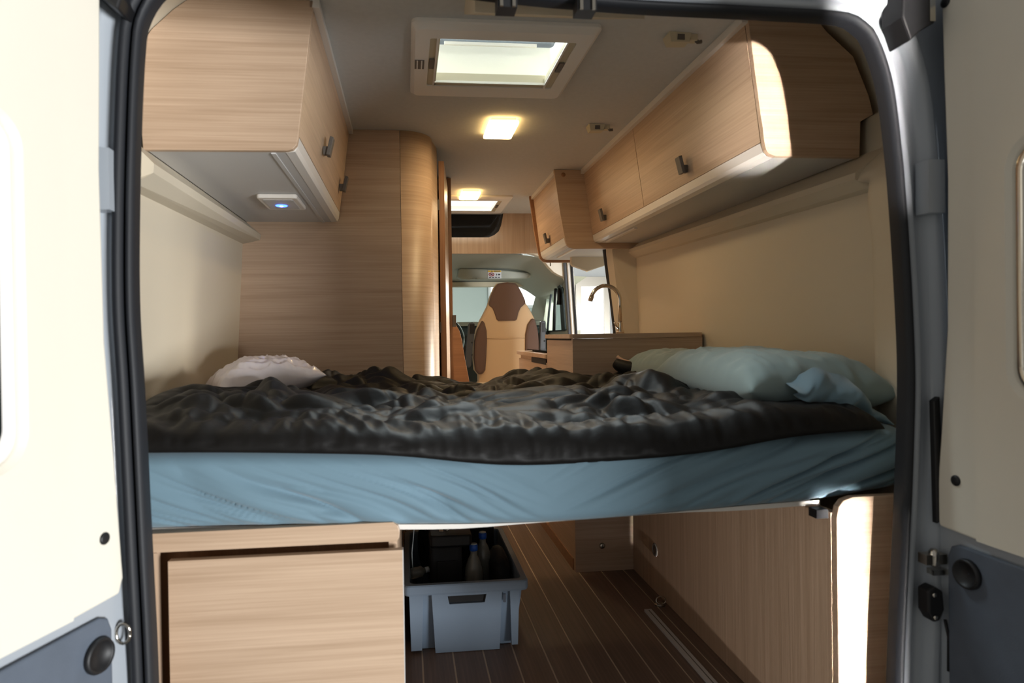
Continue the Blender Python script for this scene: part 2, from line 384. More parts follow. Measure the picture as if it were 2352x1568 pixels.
lt = prism('door_latch', [(.752, .47), (.768, .478), (.785, .468), (.788, .43), (.778, .408), (.764, .405), (.752, .425)], 'Y', -.135, -.105, 'black_plastic', jb, b=.004)
for q in ((.764, .462), (.766, .416)): lathe('screw', [(.005, 0), (.0045, .003), (.002, .004)], (q[0], -.135, q[1]), 'chrome', lt, ax=(0, -1, 0), n=10)
tube('eye_ring', [(-.806+.012*math.cos(a), -.118, .475+.018*math.sin(a)) for a in (2*math.pi*k/16 for k in range(17))], .003, 'chrome', jb, n=6)
tube('link_rod', [(.797, -.125, .405), (.803, -.127, .37), (.802, -.127, .30)], .003, 'black_plastic', jb, n=6)
# two clips on the top of the seal
for cx in (-.089, .067):
    k = box('seal_clip', cx-.019, cx+.019, -.112, -.075, 1.628, 1.665, 'black_plastic', tr, b=.003)
    for e in (-.012, .012): box('clip_spring', cx+e-.003, cx+e+.003, -.116, -.111, 1.628, 1.668, 'steel', k, b=.001)

# ---- rear doors, opened outwards
def rear_door(name, H, d, n, label_bits, s, panel_z0, win, grip, plugs, crease):
    H = Vector((H[0], H[1], 0)); d = Vector((d[0], d[1], 0)).normalized(); n = Vector((n[0], n[1], 0)).normalized()
    def at(u, t, z): return tuple(H+d*u+n*t+Vector((0, 0, z)))
    t_ = thing(name, (H.x, H.y, .05), kind='structure')
    def prof(pts, lo, hi, m, nm, parent=t_, b=.003, label=None):
        bm = bmesh.new(); a = [bm.verts.new(at(p[0], lo, p[1])) for p in pts]; c = [bm.verts.new(at(p[0], hi, p[1])) for p in pts]
        k = len(pts); bm.faces.new(a[::-1]); bm.faces.new(c)
        for i in range(k): bm.faces.new((a[i], a[(i+1) % k], c[(i+1) % k], c[i]))
        bmesh.ops.recalc_face_normals(bm, faces=bm.faces)
        if b:
            es = [e for e in bm.edges if abs(e.calc_face_angle(0)) > .9]
            bmesh.ops.bevel(bm, geom=es, offset=b, segments=2, profile=.5, affect='EDGES', clamp_overlap=True)
        return link(nm, tomesh(bm), m, parent, label=label)
    # painted door shell, its hinge edge following the bowed body side
    edge = [(-.045, .06), (-.045, .38), (-.034, .55), (-.010, .80), (.006, 1.0), (.008, 1.30), (.002, 1.50), (-.004, 1.70)]
    far = [(.76, 1.70), (.76, .06)]
    prof(edge+far, -.05, 0, 'paint', 'door_shell', b=.006)
    # cream trim in three strips stacked around the window, so the window is a real opening in the trim
    u0, u1, w0, w1 = win
    ed = [(-.022, panel_z0+.03), (-.006, .80), (.010, 1.0), (.014, 1.3), (.008, 1.5), (.004, 1.66)]
    left = [(crease, panel_z0)]
    prof([(-.012, panel_z0+.004)]+ed+[(crease, 1.665), (crease, panel_z0)], .001, .012, 'cream', 'trim_edge', b=.004)
    outer = [(crease, panel_z0), (.74, panel_z0), (.74, 1.665), (crease, 1.665)]
    N = 48
    rr = rrect(u0-.018, u1+.018, w0-.018, w1+.018, .06, 11)
    # outer rectangle resampled by angle to match the rounded hole
    cx, cz = (u0+u1)/2, (w0+w1)/2; out = []
    for p in rr:
        dx, dz = p[0]-cx, p[1]-cz; ks = []
        if dx > 1e-6: ks.append((.74-cx)/dx)
        if dx < -1e-6: ks.append((crease-.004-cx)/dx)
        if dz > 1e-6: ks.append((1.665-cz)/dz)
        if dz < -1e-6: ks.append((panel_z0-cz)/dz)
        k = min(v for v in ks if v > 0); out.append((cx+dx*k, cz+dz*k))
    for c in ((.74, 1.665), (crease-.004, 1.665), (.74, panel_z0), (crease-.004, panel_z0)):
        i = min(range(len(out)), key=lambda i: (out[i][0]-c[0])**2+(out[i][1]-c[1])**2); out[i] = c
    inn = rrect(u0, u1, w0, w1, .045, 11)
    link('trim_field', tomesh(loft([[at(p[0], .001, p[1]) for p in out], [at(p[0], .016, p[1]) for p in out], [at(p[0], .018, p[1]) for p in rr], [at(p[0]*.5+q[0]*.5, .012, p[1]*.5+q[1]*.5) for p, q in zip(rr, inn)], [at(p[0], .001, p[1]) for p in inn]])), 'cream', t_)
    fr = link('window_frame', tomesh(loft([[at(p[0], .010, p[1]) for p in rrect(u0-.004, u1+.004, w0-.004, w1+.004, .045, 11)], [at(p[0], .014, p[1]) for p in rrect(u0, u1, w0, w1, .045, 11)], [at(p[0], .008, p[1]) for p in rrect(u0+.012, u1-.012, w0+.012, w1-.012, .036, 11)], [at(p[0], .002, p[1]) for p in rrect(u0+.014, u1-.014, w0+.014, w1-.014, .036, 11)]])), 'chrome' if s > 0 else 'offwhite_plastic', t_, smooth=True)
    gp = rrect(u0+.008, u1-.008, w0+.008, w1-.008, .036, 11)
    prof(gp, .001, .004, 'glass_dark', 'window_glass', b=0)
    # dark lower panel with a round grip cup
    z1 = panel_z0-.022
    prof([(.004, .06), (.004, z1-.03), (.012, z1-.008), (.03, z1), (.74, z1), (.74, .06)], .001, .010, 'dark_panel', 'lower_panel', b=.004)
    c = Vector(at(grip[0], .009, grip[1])); r = grip[2]
    g_ = lathe('grip_cup', [(r, 0), (r*1.02, .006), (r*.92, .012), (r*.80, .009), (r*.66, .003), (r*.05, .001)], c, 'black_plastic', t_, ax=n, n=28)
    for u, z, pr in plugs:
        lathe('trim_plug', [(.011, 0), (.0105, .0025), (.007, .004), (.001, .0042)], at(u, .0115, z), 'black_plastic', t_, ax=n, n=18)
    return t_
dl = rear_door('door_1', (-.824, -.13), (-.331, -.944), (.944, -.331), '', -1, .545, (.185, .66, .825, 1.33), (.038, .462, .030), [(.020, .658, 0)], .095)
dl['label'] = 'left rear door, brightly lit cream trim over dark lower panel'
dr = rear_door('door_2', (.805, -.13), (.03, -1), (-1, -.03), '', 1, .592, (.160, .65, .885, 1.325), (.053, .520, .029), [(.028, .698, 0), (.014, 1.655, 0)], .080)
dr['label'] = 'right rear door, shaded beige trim over dark lower panel'

# ---- front bulkhead over the cab, wood panel with a dark shelf recess
wf = thing('wall_front', (0, 3.36, 0), kind='structure')
prism('wood_panel', [(-.98, 1.598), (1.0, 1.598), (1.0, 1.92), (.422, 1.92), (.417, 1.87), (.402, 1.80), (.385, 1.76), (.352, 1.732), (.31, 1.715), (-.98, 1.712)], 'Y', 3.355, 3.375, 'oak_z', wf, b=0)
rc = [(-.98, 1.712), (.31, 1.715), (.352, 1.732), (.385, 1.76), (.402, 1.80), (.417, 1.87), (.422, 1.93)]
link('shelf_liner', tomesh(loft([[(p[0], 3.356, p[1]) for p in rc], [(p[0]-.004, 3.40, p[1]+.008) for p in rc], [(p[0]-.05, 3.60, p[1]+.03) for p in rc], [(-.4, 3.62, 1.86)]*7], closed=False)), 'felt_dark', wf, smooth=True)
box('roof_panel', -1.1, 1.1, 3.40, 3.75, 1.935, 1.96, 'paint', wf, b=0)
box('shelf_back', -.98, .6, 3.62, 3.66, 1.6, 1.95, 'felt_dark', wf, b=0)
prism('cab_arch', [(.925, 1.60), (.935, 1.30), (.955, 1.0), (.965, -.1), (.905, -.1), (.905, 1.02), (.897, 1.20), (.880, 1.40), (.864, 1.425), (.825, 1.440), (.787, 1.462), (.75, 1.50), (.715, 1.545), (.675, 1.578), (.632, 1.594), (.60, 1.60)], 'Y', 3.352, 3.42, 'cream', wf, b=.004)
box('outer_skin', -1.1, -.30, 3.36, 3.42, -.1, 1.6, 'lining', wf, b=0)
# pillar with the sliding door's front edge seals
for dx, m in ((0, 'arm_grey'), (.026, 'trim_metal'), (.052, 'rubber')):
    tube('edge_seal', [(.862+dx, 3.335, 1.60), (.866+dx, 3.335, 1.50), (.880+dx, 3.335, 1.25), (.892+dx, 3.335, 1.03), (.905+dx, 3.335, .3)], .011, m, wf, n=8)
tube('sliding_door_seal', [(.835, 2.27, 1.60), (.852, 2.27, 1.45), (.866, 2.27, 1.33), (.885, 2.27, 1.2), (.902, 2.27, 1.02), (.91, 2.27, .3)], .024, 'rubber', wr, n=10)
tube('sliding_door_seal', [(.86, 2.29, 1.60), (.876, 2.29, 1.45), (.89, 2.29, 1.33), (.908, 2.29, 1.2), (.922, 2.29, 1.02), (.93, 2.29, .3)], .012, 'black_plastic', wr, n=10)

# ---- driver's cab shell
cb = thing('wall_cab', (.4, 4.0, 0), kind='structure')
ys = [(3.40, 1.600, 1.0), (3.50, 1.592, .98), (3.70, 1.572, .97), (3.95, 1.535, .96), (4.20, 1.480, .95), (4.30, 1.460, .95)]
rows = []
for y, z, hwid in ys:
    rows.append([(-.6, y, z), (.2, y, z), (.52, y, z-.002), (.66, y, z-.02), (.76, y, z-.07), (.84, y, z-.125), (.905, y, z-.16), (1.05, y, z-.17)])
link('headliner', tomesh(loft(rows, closed=False)), 'cab_grey', cb, smooth=True)
box('cab_roof', -1.1, 1.1, 3.42, 4.45, 1.62, 1.66, 'paint', cb, b=0)
# overhead tray with warning label
vs = prism('overhead_tray', [(.115, 1.475), (.125, 1.535), (.15, 1.548), (.45, 1.533), (.69, 1.508), (.715, 1.495), (.715, 1.472), (.69, 1.462), (.15, 1.455)], 'Y', 3.86, 3.94, 'cab_grey', cb, b=.012)
lb = box('warning_label', .362, .472, 3.854, 3.859, 1.462, 1.528, 'label_white', vs, b=0)
def sub(nm, x0, x1, z0, z1, m, y=3.852): box(nm, x0, x1, y, 3.8535, z0, z1, m, lb, b=0)
sub('yellow_band', .364, .470, 1.513, 1.526, 'label_yellow')
link('warning_triangle', tomesh(prismbm([(.390, 1.515), (.402, 1.515), (.396, 1.525)], 'Y', 3.850, 3.852)), 'label_ink', lb)
for i in range(7): box('letter', .412+i*.0075, .417+i*.0075, 3.850, 3.852, 1.516, 1.523, 'label_ink', lb, b=0)
link('prohibition_ring', tomesh(tubebm([(.392+.020*math.cos(a), 3.852, 1.494+.0125*math.sin(a)) for a in (2*math.pi*k/20 for k in range(21))], .0026, 6)), 'label_red', lb)
link('prohibition_bar', tomesh(tubebm([(.377, 3.851, 1.502), (.407, 3.851, 1.486)], .0024, 6)), 'label_red', lb)
for z0 in (1.488, 1.496): sub('pictogram', .382, .402, z0, z0+.004, 'label_ink', 3.851)
sub('pictogram', .430, .436, 1.486, 1.500, 'label_ink'); sub('pictogram', .444, .463, 1.487, 1.499, 'label_ink')
for x0 in (.372, .396, .420, .444): sub('text_line', x0, x0+.017, 1.468, 1.474, 'label_ink')
for x0 in (.24, .27): box('tray_catch', x0, x0+.02, 3.852, 3.862, 1.457, 1.470, 'cab_grey', vs, b=.003)
# windscreen surround, wood-coloured blind cassette along the top edge, glass and A pillar
box('blind_cassette', -.5, .78, 4.22, 4.30, 1.425, 1.465, 'clip_beige', cb, b=.01)
link('a_pillar', tomesh(loft([[(.872, 4.30, 1.47), (.935, 4.18, 1.47), (.99, 4.25, 1.47), (.95, 4.36, 1.47)], [(.80, 4.40, 1.15), (.90, 4.25, 1.15), (1.0, 4.32, 1.15), (.95, 4.48, 1.15)], [(.775, 4.46, .98), (.89, 4.3, .98), (1.0, 4.36, .98), (.95, 4.55, .98)], [(.76, 4.5, .7), (.88, 4.33, .7), (1.0, 4.4, .7), (.95, 4.6, .7)]], caps=True)), 'cab_grey', cb)
wsn = thing('window_2', (.2, 4.4, 1.0), kind='structure')
link('windscreen_glass', tomesh(loft([[(-.8, 4.32, 1.46), (.93, 4.32, 1.46)], [(-.8, 4.75, .95), (.93, 4.75, .95)]], closed=False)), 'pane', wsn)
# passenger door: frame with slanted window, dark inner seals
pdr = thing('door_4', (.97, 3.9, .2), kind='structure')
op = [(3.62, 1.03), (3.70, 1.36), (3.80, 1.425), (4.02, 1.44), (4.30, 1.37), (4.55, 1.20), (4.62, 1.03)]
inn = [(3.72, 1.04), (3.77, 1.33), (3.83, 1.385), (4.01, 1.395), (4.27, 1.33), (4.47, 1.18), (4.52, 1.04)]
link('door_frame', tomesh(loft([[(.93, a, b) for a, b in op], [(.925, a, b) for a, b in inn], [(.97, a, b) for a, b in inn], [(1.0, a, b) for a, b in op]])), 'dash_dark', pdr)
link('door_surround', tomesh(loft([[(.945, 3.42, 1.0), (.945, 3.42, 1.44), (.945, 3.8, 1.47), (.945, 4.02, 1.475), (.945, 4.30, 1.42), (.945, 4.55, 1.25), (.945, 4.75, 1.0)], [(.945, a, b) for a, b in op]], closed=False)), 'cab_grey', pdr)
box('door_panel', .94, 1.0, 3.42, 4.7, .2, 1.035, 'cab_grey', pdr, b=.01)
link('window_glass', tomesh(bmesh.new() if False else loft([[(.96, a, b) for a, b in inn], [(.962, a, b) for a, b in inn]], caps=True)), 'pane', pdr)
tube('window_channel', [(.93, 3.90, 1.40), (.93, 3.97, 1.2), (.93, 4.0, 1.04)], .014, 'black_plastic', pdr, n=8)
tube('window_channel', [(.93, 4.06, 1.39), (.93, 4.18, 1.2), (.93, 4.25, 1.04)], .010, 'arm_grey', pdr, n=8)
tube('belt_anchor', [(.912, 3.72, 1.37), (.912, 3.72, 1.33), (.912, 3.73, 1.28), (.912, 3.73, 1.24)], [.010, .016, .014, .02], 'black_plastic', pdr, n=10)
# dashboard and steering wheel at the left edge of the view
ds = thing('dashboard', (.1, 4.35, .3), 'dark grey dashboard with pale top below the windscreen', 'dashboard')
prism('console', [(4.15, .3), (4.12, .85), (4.18, 1.02), (4.28, 1.09), (4.62, 1.06), (4.72, .9), (4.72, .3)], 'X', -.75, .92, 'dash_dark', ds, b=.015)
prism('dash_top', [(4.26, 1.088), (4.30, 1.125), (4.5, 1.125), (4.66, 1.07), (4.62, 1.058), (4.28, 1.09)], 'X', -.6, .9, 'cab_grey', ds, b=.006)
for zz in (.80, .88, .96): box('vent', .05, .21, 4.105, 4.135, zz, zz+.045, 'black_plastic', ds, b=.004)
sww = thing('steering_wheel', (.05, 4.0, 1.0), 'dark steering wheel rim beside the seat armrest', 'steering wheel')
tube('rim', [(-.03+.20*math.cos(a), 4.02+.07*math.sin(a), .98+.185*math.sin(a)) for a in (2*math.pi*k/36 for k in range(37))], .014, 'dash_dark', sww, n=8)
for a in (.2, math.pi-.2, -math.pi/2): tube('spoke', [(-.03, 4.04, .97), (-.03+.195*math.cos(a), 4.02+.068*math.sin(a), .98+.18*math.sin(a))], .012, 'dash_dark', sww, n=6)
lathe('hub', [(.02, -.02), (.07, -.01), (.07, .01), (.03, .03)], (-.03, 4.03, .975), 'dash_dark', sww, ax=(0, -1, .35), n=18)

# ================================================================== CEILING FITTINGS
def hatch(name, x0, x1, y0, y1, label, ix=.055, iy=.085, iy2=.105):
    h = thing(name, ((x0+x1)/2, (y0+y1)/2, 1.84), label, 'roof hatch', 'roof hatches')
    mk = lambda p, t: (p[0], p[1], t)
    o1 = rrect(x0, x1, y0, y1, .022, 5); a0, a1, b0, b1 = x0+ix, x1-ix, y0+iy, y1-iy2
    i1 = rrect(a0, a1, b0, b1, .008, 5); md = rrect(x0+.012, x1-.012, y0+.03, y1-.012, .02, 5)
    link('frame', tomesh(loft([[mk(p, 1.8895) for p in o1], [mk(p, 1.880) for p in o1], [mk(p, 1.877) for p in rrect(x0+.005, x1-.005, y0+.006, y1-.005, .022, 5)], [mk(p, 1.870) for p in md], [mk(p, 1.870) for p in i1], [mk(p, 1.878) for p in i1], [mk(p, 1.885) for p in i1]])), 'offwhite_plastic', h)
    # blind rails along the two sides and the front
    rl = box('blind_rail', a0, a0+.030, b0, b1, 1.874, 1.892, 'clip_beige', h, b=.003)
    box('rail_lip', a0+.020, a0+.026, b0, b1, 1.869, 1.876, 'white_plastic', rl, b=.001)
    rl = box('blind_rail', a1-.030, a1, b0, b1, 1.874, 1.892, 'clip_beige', h, b=.003)
    box('rail_lip', a1-.030, a1-.024, b0, b1, 1.869, 1.876, 'white_plastic', rl, b=.001)
    rl = box('blind_rail', a0+.026, a1-.026, b1-.030, b1, 1.874, 1.905, 'clip_beige', h, b=.003)
    box('rail_lip', a0+.026, a1-.026, b1-.034, b1-.028, 1.870, 1.878, 'white_plastic', rl, b=.001)
    # square grip wells in the frame
    zc = (b0+b1)/2
    gl = box('grip_well', x0+.012, x0+.042, zc-.03, zc+.035, 1.8675, 1.871, 'handle_grey', h, b=.001)
    for q in range(2): box('grip_bar', x0+.012+.014*q+.006, x0+.014+.014*q+.008, zc-.03, zc+.035, 1.8665, 1.868, 'offwhite_plastic', gl, b=0)
    box('grip_well', a0+.003, a0+.018, zc-.035, zc+.035, 1.869, 1.875, 'handle_grey', h, b=.001)
    box('grip_well', a1-.018, a1-.003, zc-.035, zc+.035, 1.869, 1.875, 'handle_grey', h, b=.001)
    # white shaft walls up to the dome, and the acrylic dome
    sh = loft([[mk(p, z) for p in rrect(a0+e, a1-e, b0+e, b1-e, .015, 5)] for z, e in ((1.88, -.004), (1.96, -.008), (2.02, -.012))])
    link('shaft', tomesh(sh), 'blind', h)
    dm = loft([[mk(p, z) for p in rrect(a0+e, a1-e, b0+e, b1-e, .04, 5)] for z, e in ((2.02, -.03), (2.045, -.03), (2.075, -.012), (2.09, .05), (2.095, .12))], caps=True)
    link('dome', tomesh(dm), 'acrylic', h, smooth=True)
    st = box('stay_bar', a0+.06, a1-.06, b1-.06, b1-.05, 1.99, 2.0, 'white_plastic', h, b=.003)
    return h
hatch('roof_hatch', -.264, .284, .478, 1.030, 'large white framed roof hatch over the bed, lit from above')
hatch('roof_hatch', -.21, .395, 2.745, 3.268, 'white framed roof hatch further forward, just before the cab', .06, .09, .07)
# wedge cover between the rear beam and the hatch
link('trim_2', tomesh(hexa([(-.128, .10, 1.72), (.262, .10, 1.72), (.245, .427, 1.876), (-.121, .427, 1.876), (-.128, .10, 1.90), (.262, .10, 1.90), (.245, .427, 1.8905), (-.121, .427, 1.8905)])), 'lining', kind='structure')
def lamp(x0, x1, y0, y1, label):
    l = thing('ceiling_lamp', ((x0+x1)/2, (y0+y1)/2, 1.87), label, 'lamp', 'lit square ceiling lamps')
    box('base', x0+.012, x1-.012, y0+.012, y1-.012, 1.880, 1.8895, 'white_plastic', l, b=.002)
    df = prism('diffuser', rrect(x0, x1, y0, y1, .012, 4), 'Z', 1.866, 1.878, 'lamp_on', l, b=.002)
    p = bpy.data.lights.new('lamp_glow', 'AREA'); p.shape = 'SQUARE'; p.size = .11; p.energy = 2.6; p.color = (1.0, .74, .42)
    po = bpy.data.objects.new('lamp_glow', p); C.objects.link(po); po.parent = l; po.location = (0, 0, -.006)
lamp(.056, .180, 1.285, 1.508, 'square warm ceiling lamp switched on just ahead of the hatch')
lamp(.052, .170, 2.592, 2.788, 'square warm ceiling lamp switched on further forward near the cab')
def clip(x, y, label):
    c = thing('ceiling_bracket', (x, y, 1.865), label, 'bracket', 'beige brackets on the ceiling')
    link('body', tomesh(loft([[(x-.052, y-.022, 1.8895), (x+.018, y-.018, 1.8895), (x+.018, y+.03, 1.8895), (x-.052, y+.03, 1.8895)], [(x-.045, y-.016, 1.862), (x+.012, y-.014, 1.864), (x+.012, y+.024, 1.864), (x-.045, y+.024, 1.862)]], caps=True)), 'clip_beige', c)
    box('slot', x-.026, x-.004, y-.0195, y-.012, 1.868, 1.884, 'handle_grey', c, b=.001)
    box('tongue', x+.018, x+.040, y-.010, y+.014, 1.872, 1.8895, 'clip_beige', c, b=.003)
    tube('hook', [(x+.034, y, 1.88), (x+.045, y, 1.870), (x+.056, y, 1.872)], .006, 'handle_grey', c, n=8)
clip(.545, .53, 'beige ceiling bracket nearest the rear doors'); clip(.540, 1.365, 'beige ceiling bracket beside the second cabinet door')

# ================================================================== OVERHEAD CABINETS
def handle(parent, x, y, z, s, lean):
    """small grey tab handle on a door facing -s*X"""
    h = box('handle', x, x-s*.016, y-.010, y+.010, z-.030, z-.004, 'handle_grey', parent, b=.002)
    prism('tab', [(x-s*.010, z-.032), (x-s*.022, z-.034), (x-s*(.036), z+.024), (x-s*(.024), z+.028)], 'Y', y-.018, y+.018, 'handle_grey', h, b=.0015)
    return h
def slabdoor(name, s, xt, zt, xb, zb, y0, y1, th, m, parent):
    return link(name, tomesh(bev(hexa([(xb, y0, zb), (xb+s*th, y0, zb), (xb+s*th, y1, zb), (xb, y1, zb), (xt, y0, zt), (xt+s*th, y0, zt), (xt+s*th, y1, zt), (xt, y1, zt)]), .0015)), m, parent)
# left
cl = thing('overhead_cabinet', (-.75, .95, 1.49), 'oak overhead cabinet on the left over the bed, pale grey underside', 'cabinet')
prism('end_panel', [(-.520, 1.888), (-.566, 1.525), (-.570, 1.508), (-.580, 1.497), (-.594, 1.493), (-.954, 1.490), (-.957, 1.545), (-.962, 1.60), (-.960, 1.70), (-.953, 1.760), (-.927, 1.799), (-.873, 1.851), (-.829, 1.884)], 'Y', .405, .423, 'oak_x', cl, b=.0015)
d_ = slabdoor('door', -1, -.522, 1.868, -.5655, 1.535, .425, 1.474, .018, 'oak_y', cl)
def doorx(z, xt, zt, xb, zb): return xb+(xt-xb)*(z-zb)/(zt-zb)
for y in (.832, 1.355): handle(d_, doorx(1.63, -.522, 1.868, -.566, 1.524), y, 1.63, -1, 0)
prism('metal_strip', [(-.5665, 1.5335), (-.570, 1.507), (-.577, 1.496), (-.600, 1.4925), (-.600, 1.5), (-.585, 1.5335)], 'Y', .424, 1.474, 'trim_metal', cl, b=0)
box('underside', -.95, -.600, .424, 1.474, 1.4935, 1.508, 'pale_grey', cl, b=.001)
box('light_channel', -.640, -.628, .43, 1.47, 1.4905, 1.4945, 'pale_grey', cl, b=.001)
box('ceiling_fillet', -.530, -.505, .405, 1.478, 1.869, 1.8895, 'trim_metal', cl, b=.002)
# touch light with blue led
tl = thing('touch_light', (-.722, 1.03, 1.485), 'square white touch light with glowing blue led under cabinet', 'lamp')
prism('plate', rrect(-.790, -.655, .925, 1.135, .012, 4), 'Z', 1.478, 1.493, 'white_plastic', tl, b=.004)
prism('lens', rrect(-.775, -.672, .950, 1.115, .008, 4), 'Z', 1.4765, 1.479, 'pale_grey', tl, b=.001)
dot = lathe('led', [(.021, 0), (.020, .002), (.004, .0025)], (-.728, 1.045, 1.4765), 'led_blue', tl, ax=(0, 0, -1), n=20)
lathe('led_core', [(.006, 0), (.005, .002), (.001, .0022)], (-.728, 1.045, 1.4742), 'led_core', dot, ax=(0, 0, -1), n=14)
# right, long
cR = thing('overhead_cabinet', (.82, 1.25, 1.50), 'long two door oak overhead cabinet along the right wall', 'cabinet')
prism('end_panel', [(.6695, 1.889), (.7155, 1.535), (.7205, 1.512), (.731, 1.4985), (.748, 1.4935), (1.002, 1.494), (1.006, 1.596), (1.045, 1.617), (1.032, 1.670), (.986, 1.780), (.906, 1.848), (.870, 1.889)], 'Y', .390, .408, 'oak_x', cR, b=.0015)
zt, zb, xt, xb = 1.866, 1.538, .672, .7165
d1 = slabdoor('door', 1, xt, zt, xb, zb, .410, 1.3265, .018, 'oak_y', cR); handle(d1, doorx(1.60, xt, zt, xb, zb), .885, 1.60, 1, 0)
d2 = slabdoor('door', 1, xt, zt, xb, zb, 1.3305, 2.098, .018, 'oak_y', cR); handle(d2, doorx(1.60, xt, zt, xb, zb), 1.835, 1.60, 1, 0)
prism('metal_strip', [(.7175, 1.5365), (.7215, 1.509), (.729, 1.499), (.752, 1.4945), (.752, 1.503), (.737, 1.5365)], 'Y', .409, 2.098, 'trim_metal', cR, b=0)
box('underside', .752, 1.00, .409, 2.098, 1.4955, 1.510, 'pale_grey', cR, b=.001)
us = box('light_bar', .770, .786, 1.60, 2.05, 1.489, 1.4965, 'trim_metal', cR, b=.002)
box('ceiling_fillet', .655, .683, .392, 2.098, 1.866, 1.8895, 'trim_metal', cR, b=.002)
# right, forward and deeper
cF = thing('overhead_cabinet', (.72, 2.43, 1.47), 'short oak overhead cabinet with one door above the kitchen', 'cabinet')
prism('gable', [(.508, 1.889), (.540, 1.655), (.566, 1.508), (.574, 1.485), (.590, 1.470), (.617, 1.463), (.925, 1.466), (1.03, 1.50), (1.03, 1.6), (.9, 1.889)], 'Y', 2.10, 2.118, 'oak_x', cF, b=.0015)
lathe('screw_cap', [(.012, 0), (.011, .0015), (.002, .002)], (.560, 2.10, 1.862), 'oak_edge_x', cF, ax=(0, -1, 0), n=16)
prism('gable', [(.500, 1.889), (.530, 1.66), (.555, 1.52), (.565, 1.490), (.585, 1.472), (.61, 1.466), (.80, 1.466), (1.03, 1.50), (.9, 1.889)], 'Y', 2.765, 2.783, 'oak_edge_x', cF, b=.0015)
xt, xb, zt, zb = .527, .566, 1.866, 1.530
d3 = slabdoor('door', 1, xt, zt, xb, zb, 2.1195, 2.763, .018, 'oak_y', cF); handle(d3, doorx(1.578, xt, zt, xb, zb), 2.47, 1.578, 1, 0)
prism('metal_strip', [(.567, 1.5285), (.572, 1.506), (.582, 1.490), (.600, 1.482), (.610, 1.482), (.610, 1.492), (.59, 1.5285)], 'Y', 2.1195, 2.763, 'trim_metal', cF, b=0)
box('underside', .610, .98, 2.1195, 2.763, 1.481, 1.496, 'pale_grey', cF, b=.001)
box('light_bar', .640, .655, 2.2, 2.62, 1.475, 1.4825, 'white_plastic', cF, b=.002)
box('ceiling_fillet', .512, .535, 2.1195, 2.763, 1.867, 1.8895, 'trim_metal', cF, b=.002)
box('coat_hook', .63, .636, 2.772, 2.78, 1.444, 1.466, 'chrome', cF, b=.001)
cv = prism('trim_3', [(.727, 1.485), (.727, 1.440), (.734, 1.427), (.829, 1.394), (.935, 1.425), (.949, 1.440), (.955, 1.60), (.80, 1.60)], 'Y', 2.60, 2.64, 'lining', b=.004, kind='structure')
cv['label'] = 'pale fabric covered cover hanging below the forward cabinet'
prism('oak_lip', [(.956, 1.60), (.950, 1.440), (.962, 1.452), (.975, 1.60)], 'Y', 2.60, 2.645, 'oak_edge_x', cv, b=0)

# ================================================================== WARDROBE / WASHROOM BLOCK
wd = thing('wardrobe', (-.5, 1.8, 0), 'tall oak wardrobe wall with a rounded corner left of the aisle', 'wardrobe')
box('flat_panel', -1.0, -.3085, 1.480, 1.50, 0, 1.889, 'oak_x', wd, b=.0008)
arc = [(-.307+.142*math.sin(a), 1.622-.142*math.cos(a)) for a in (math.pi/2*k/18 for k in range(19))]+[(-.150, 1.69), (-.137, 1.742)]
arci = [(-.307+.124*math.sin(a), 1.622-.124*math.cos(a)) for a in (math.pi/2*k/18 for k in range(19))]+[(-.168, 1.69), (-.155, 1.742)]
link('curved_panel', tomesh(loft([[(p[0], p[1], 0) for p in arc], [(p[0], p[1], 1.889) for p in arc], [(p[0], p[1], 1.889) for p in arci], [(p[0], p[1], 0) for p in arci], [(p[0], p[1], 0) for p in arc]], closed=False)), 'oak_xy', wd, smooth=True)
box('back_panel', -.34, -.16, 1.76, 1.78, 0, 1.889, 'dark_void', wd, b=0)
bd = thing('washroom_door', (-.08, 2.0, .03), 'narrow oak washroom door seen edge on beside the aisle', 'door')
def slabxy(nm, p, q, th, z0, z1, m, parent, b=.0015):
    p = Vector((p[0], p[1], 0)); q = Vector((q[0], q[1], 0)); n = Vector((-(q-p).y, (q-p).x, 0)).normalized()*th
    c = [p, q, q+n, p+n]
    return link(nm, tomesh(bev(hexa([tuple(v+Vector((0, 0, z0))) for v in c]+[tuple(v+Vector((0, 0, z1))) for v in c]), b)), m, parent)
slabxy('leaf', (-.103, 1.757), (-.052, 2.295), .026, .03, 1.833, 'oak_y', bd)
box('edge_band', -.129, -.103, 1.7535, 1.7565, .03, 1.833, 'oak_edge', bd, b=.0005)
for z in (1.60, 1.02): box('hinge', -.134, -.127, 1.748, 1.758, z, z+.05, 'handle_grey', bd, b=.001)
jp = thing('door_post', (-.04, 2.32, 0), 'slim oak door post with a dark latch beside the aisle', 'post')
box('post', -.065, -.033, 2.300, 2.335, 0, 1.885, 'oak_edge', jp)
hl = box('latch', -.036, -.016, 2.285, 2.315, 1.055, 1.120, 'handle_grey', jp, b=.003)
box('side_wall', -.20, -.068, 2.335, 3.33, 0, 1.889, 'oak_y', wd, b=0)
dv = prism('divider_panel', [(-.06, .05), (.16, .05), (.135, .55), (.108, .722), (.078, .893), (.068, .965), (.052, 1.036), (.030, 1.075), (.008, 1.093), (-.06, 1.10)], 'Y', 2.90, 2.92, 'oak_edge_x', label='brown bench divider panel with a curved edge beside the aisle', cat='panel')

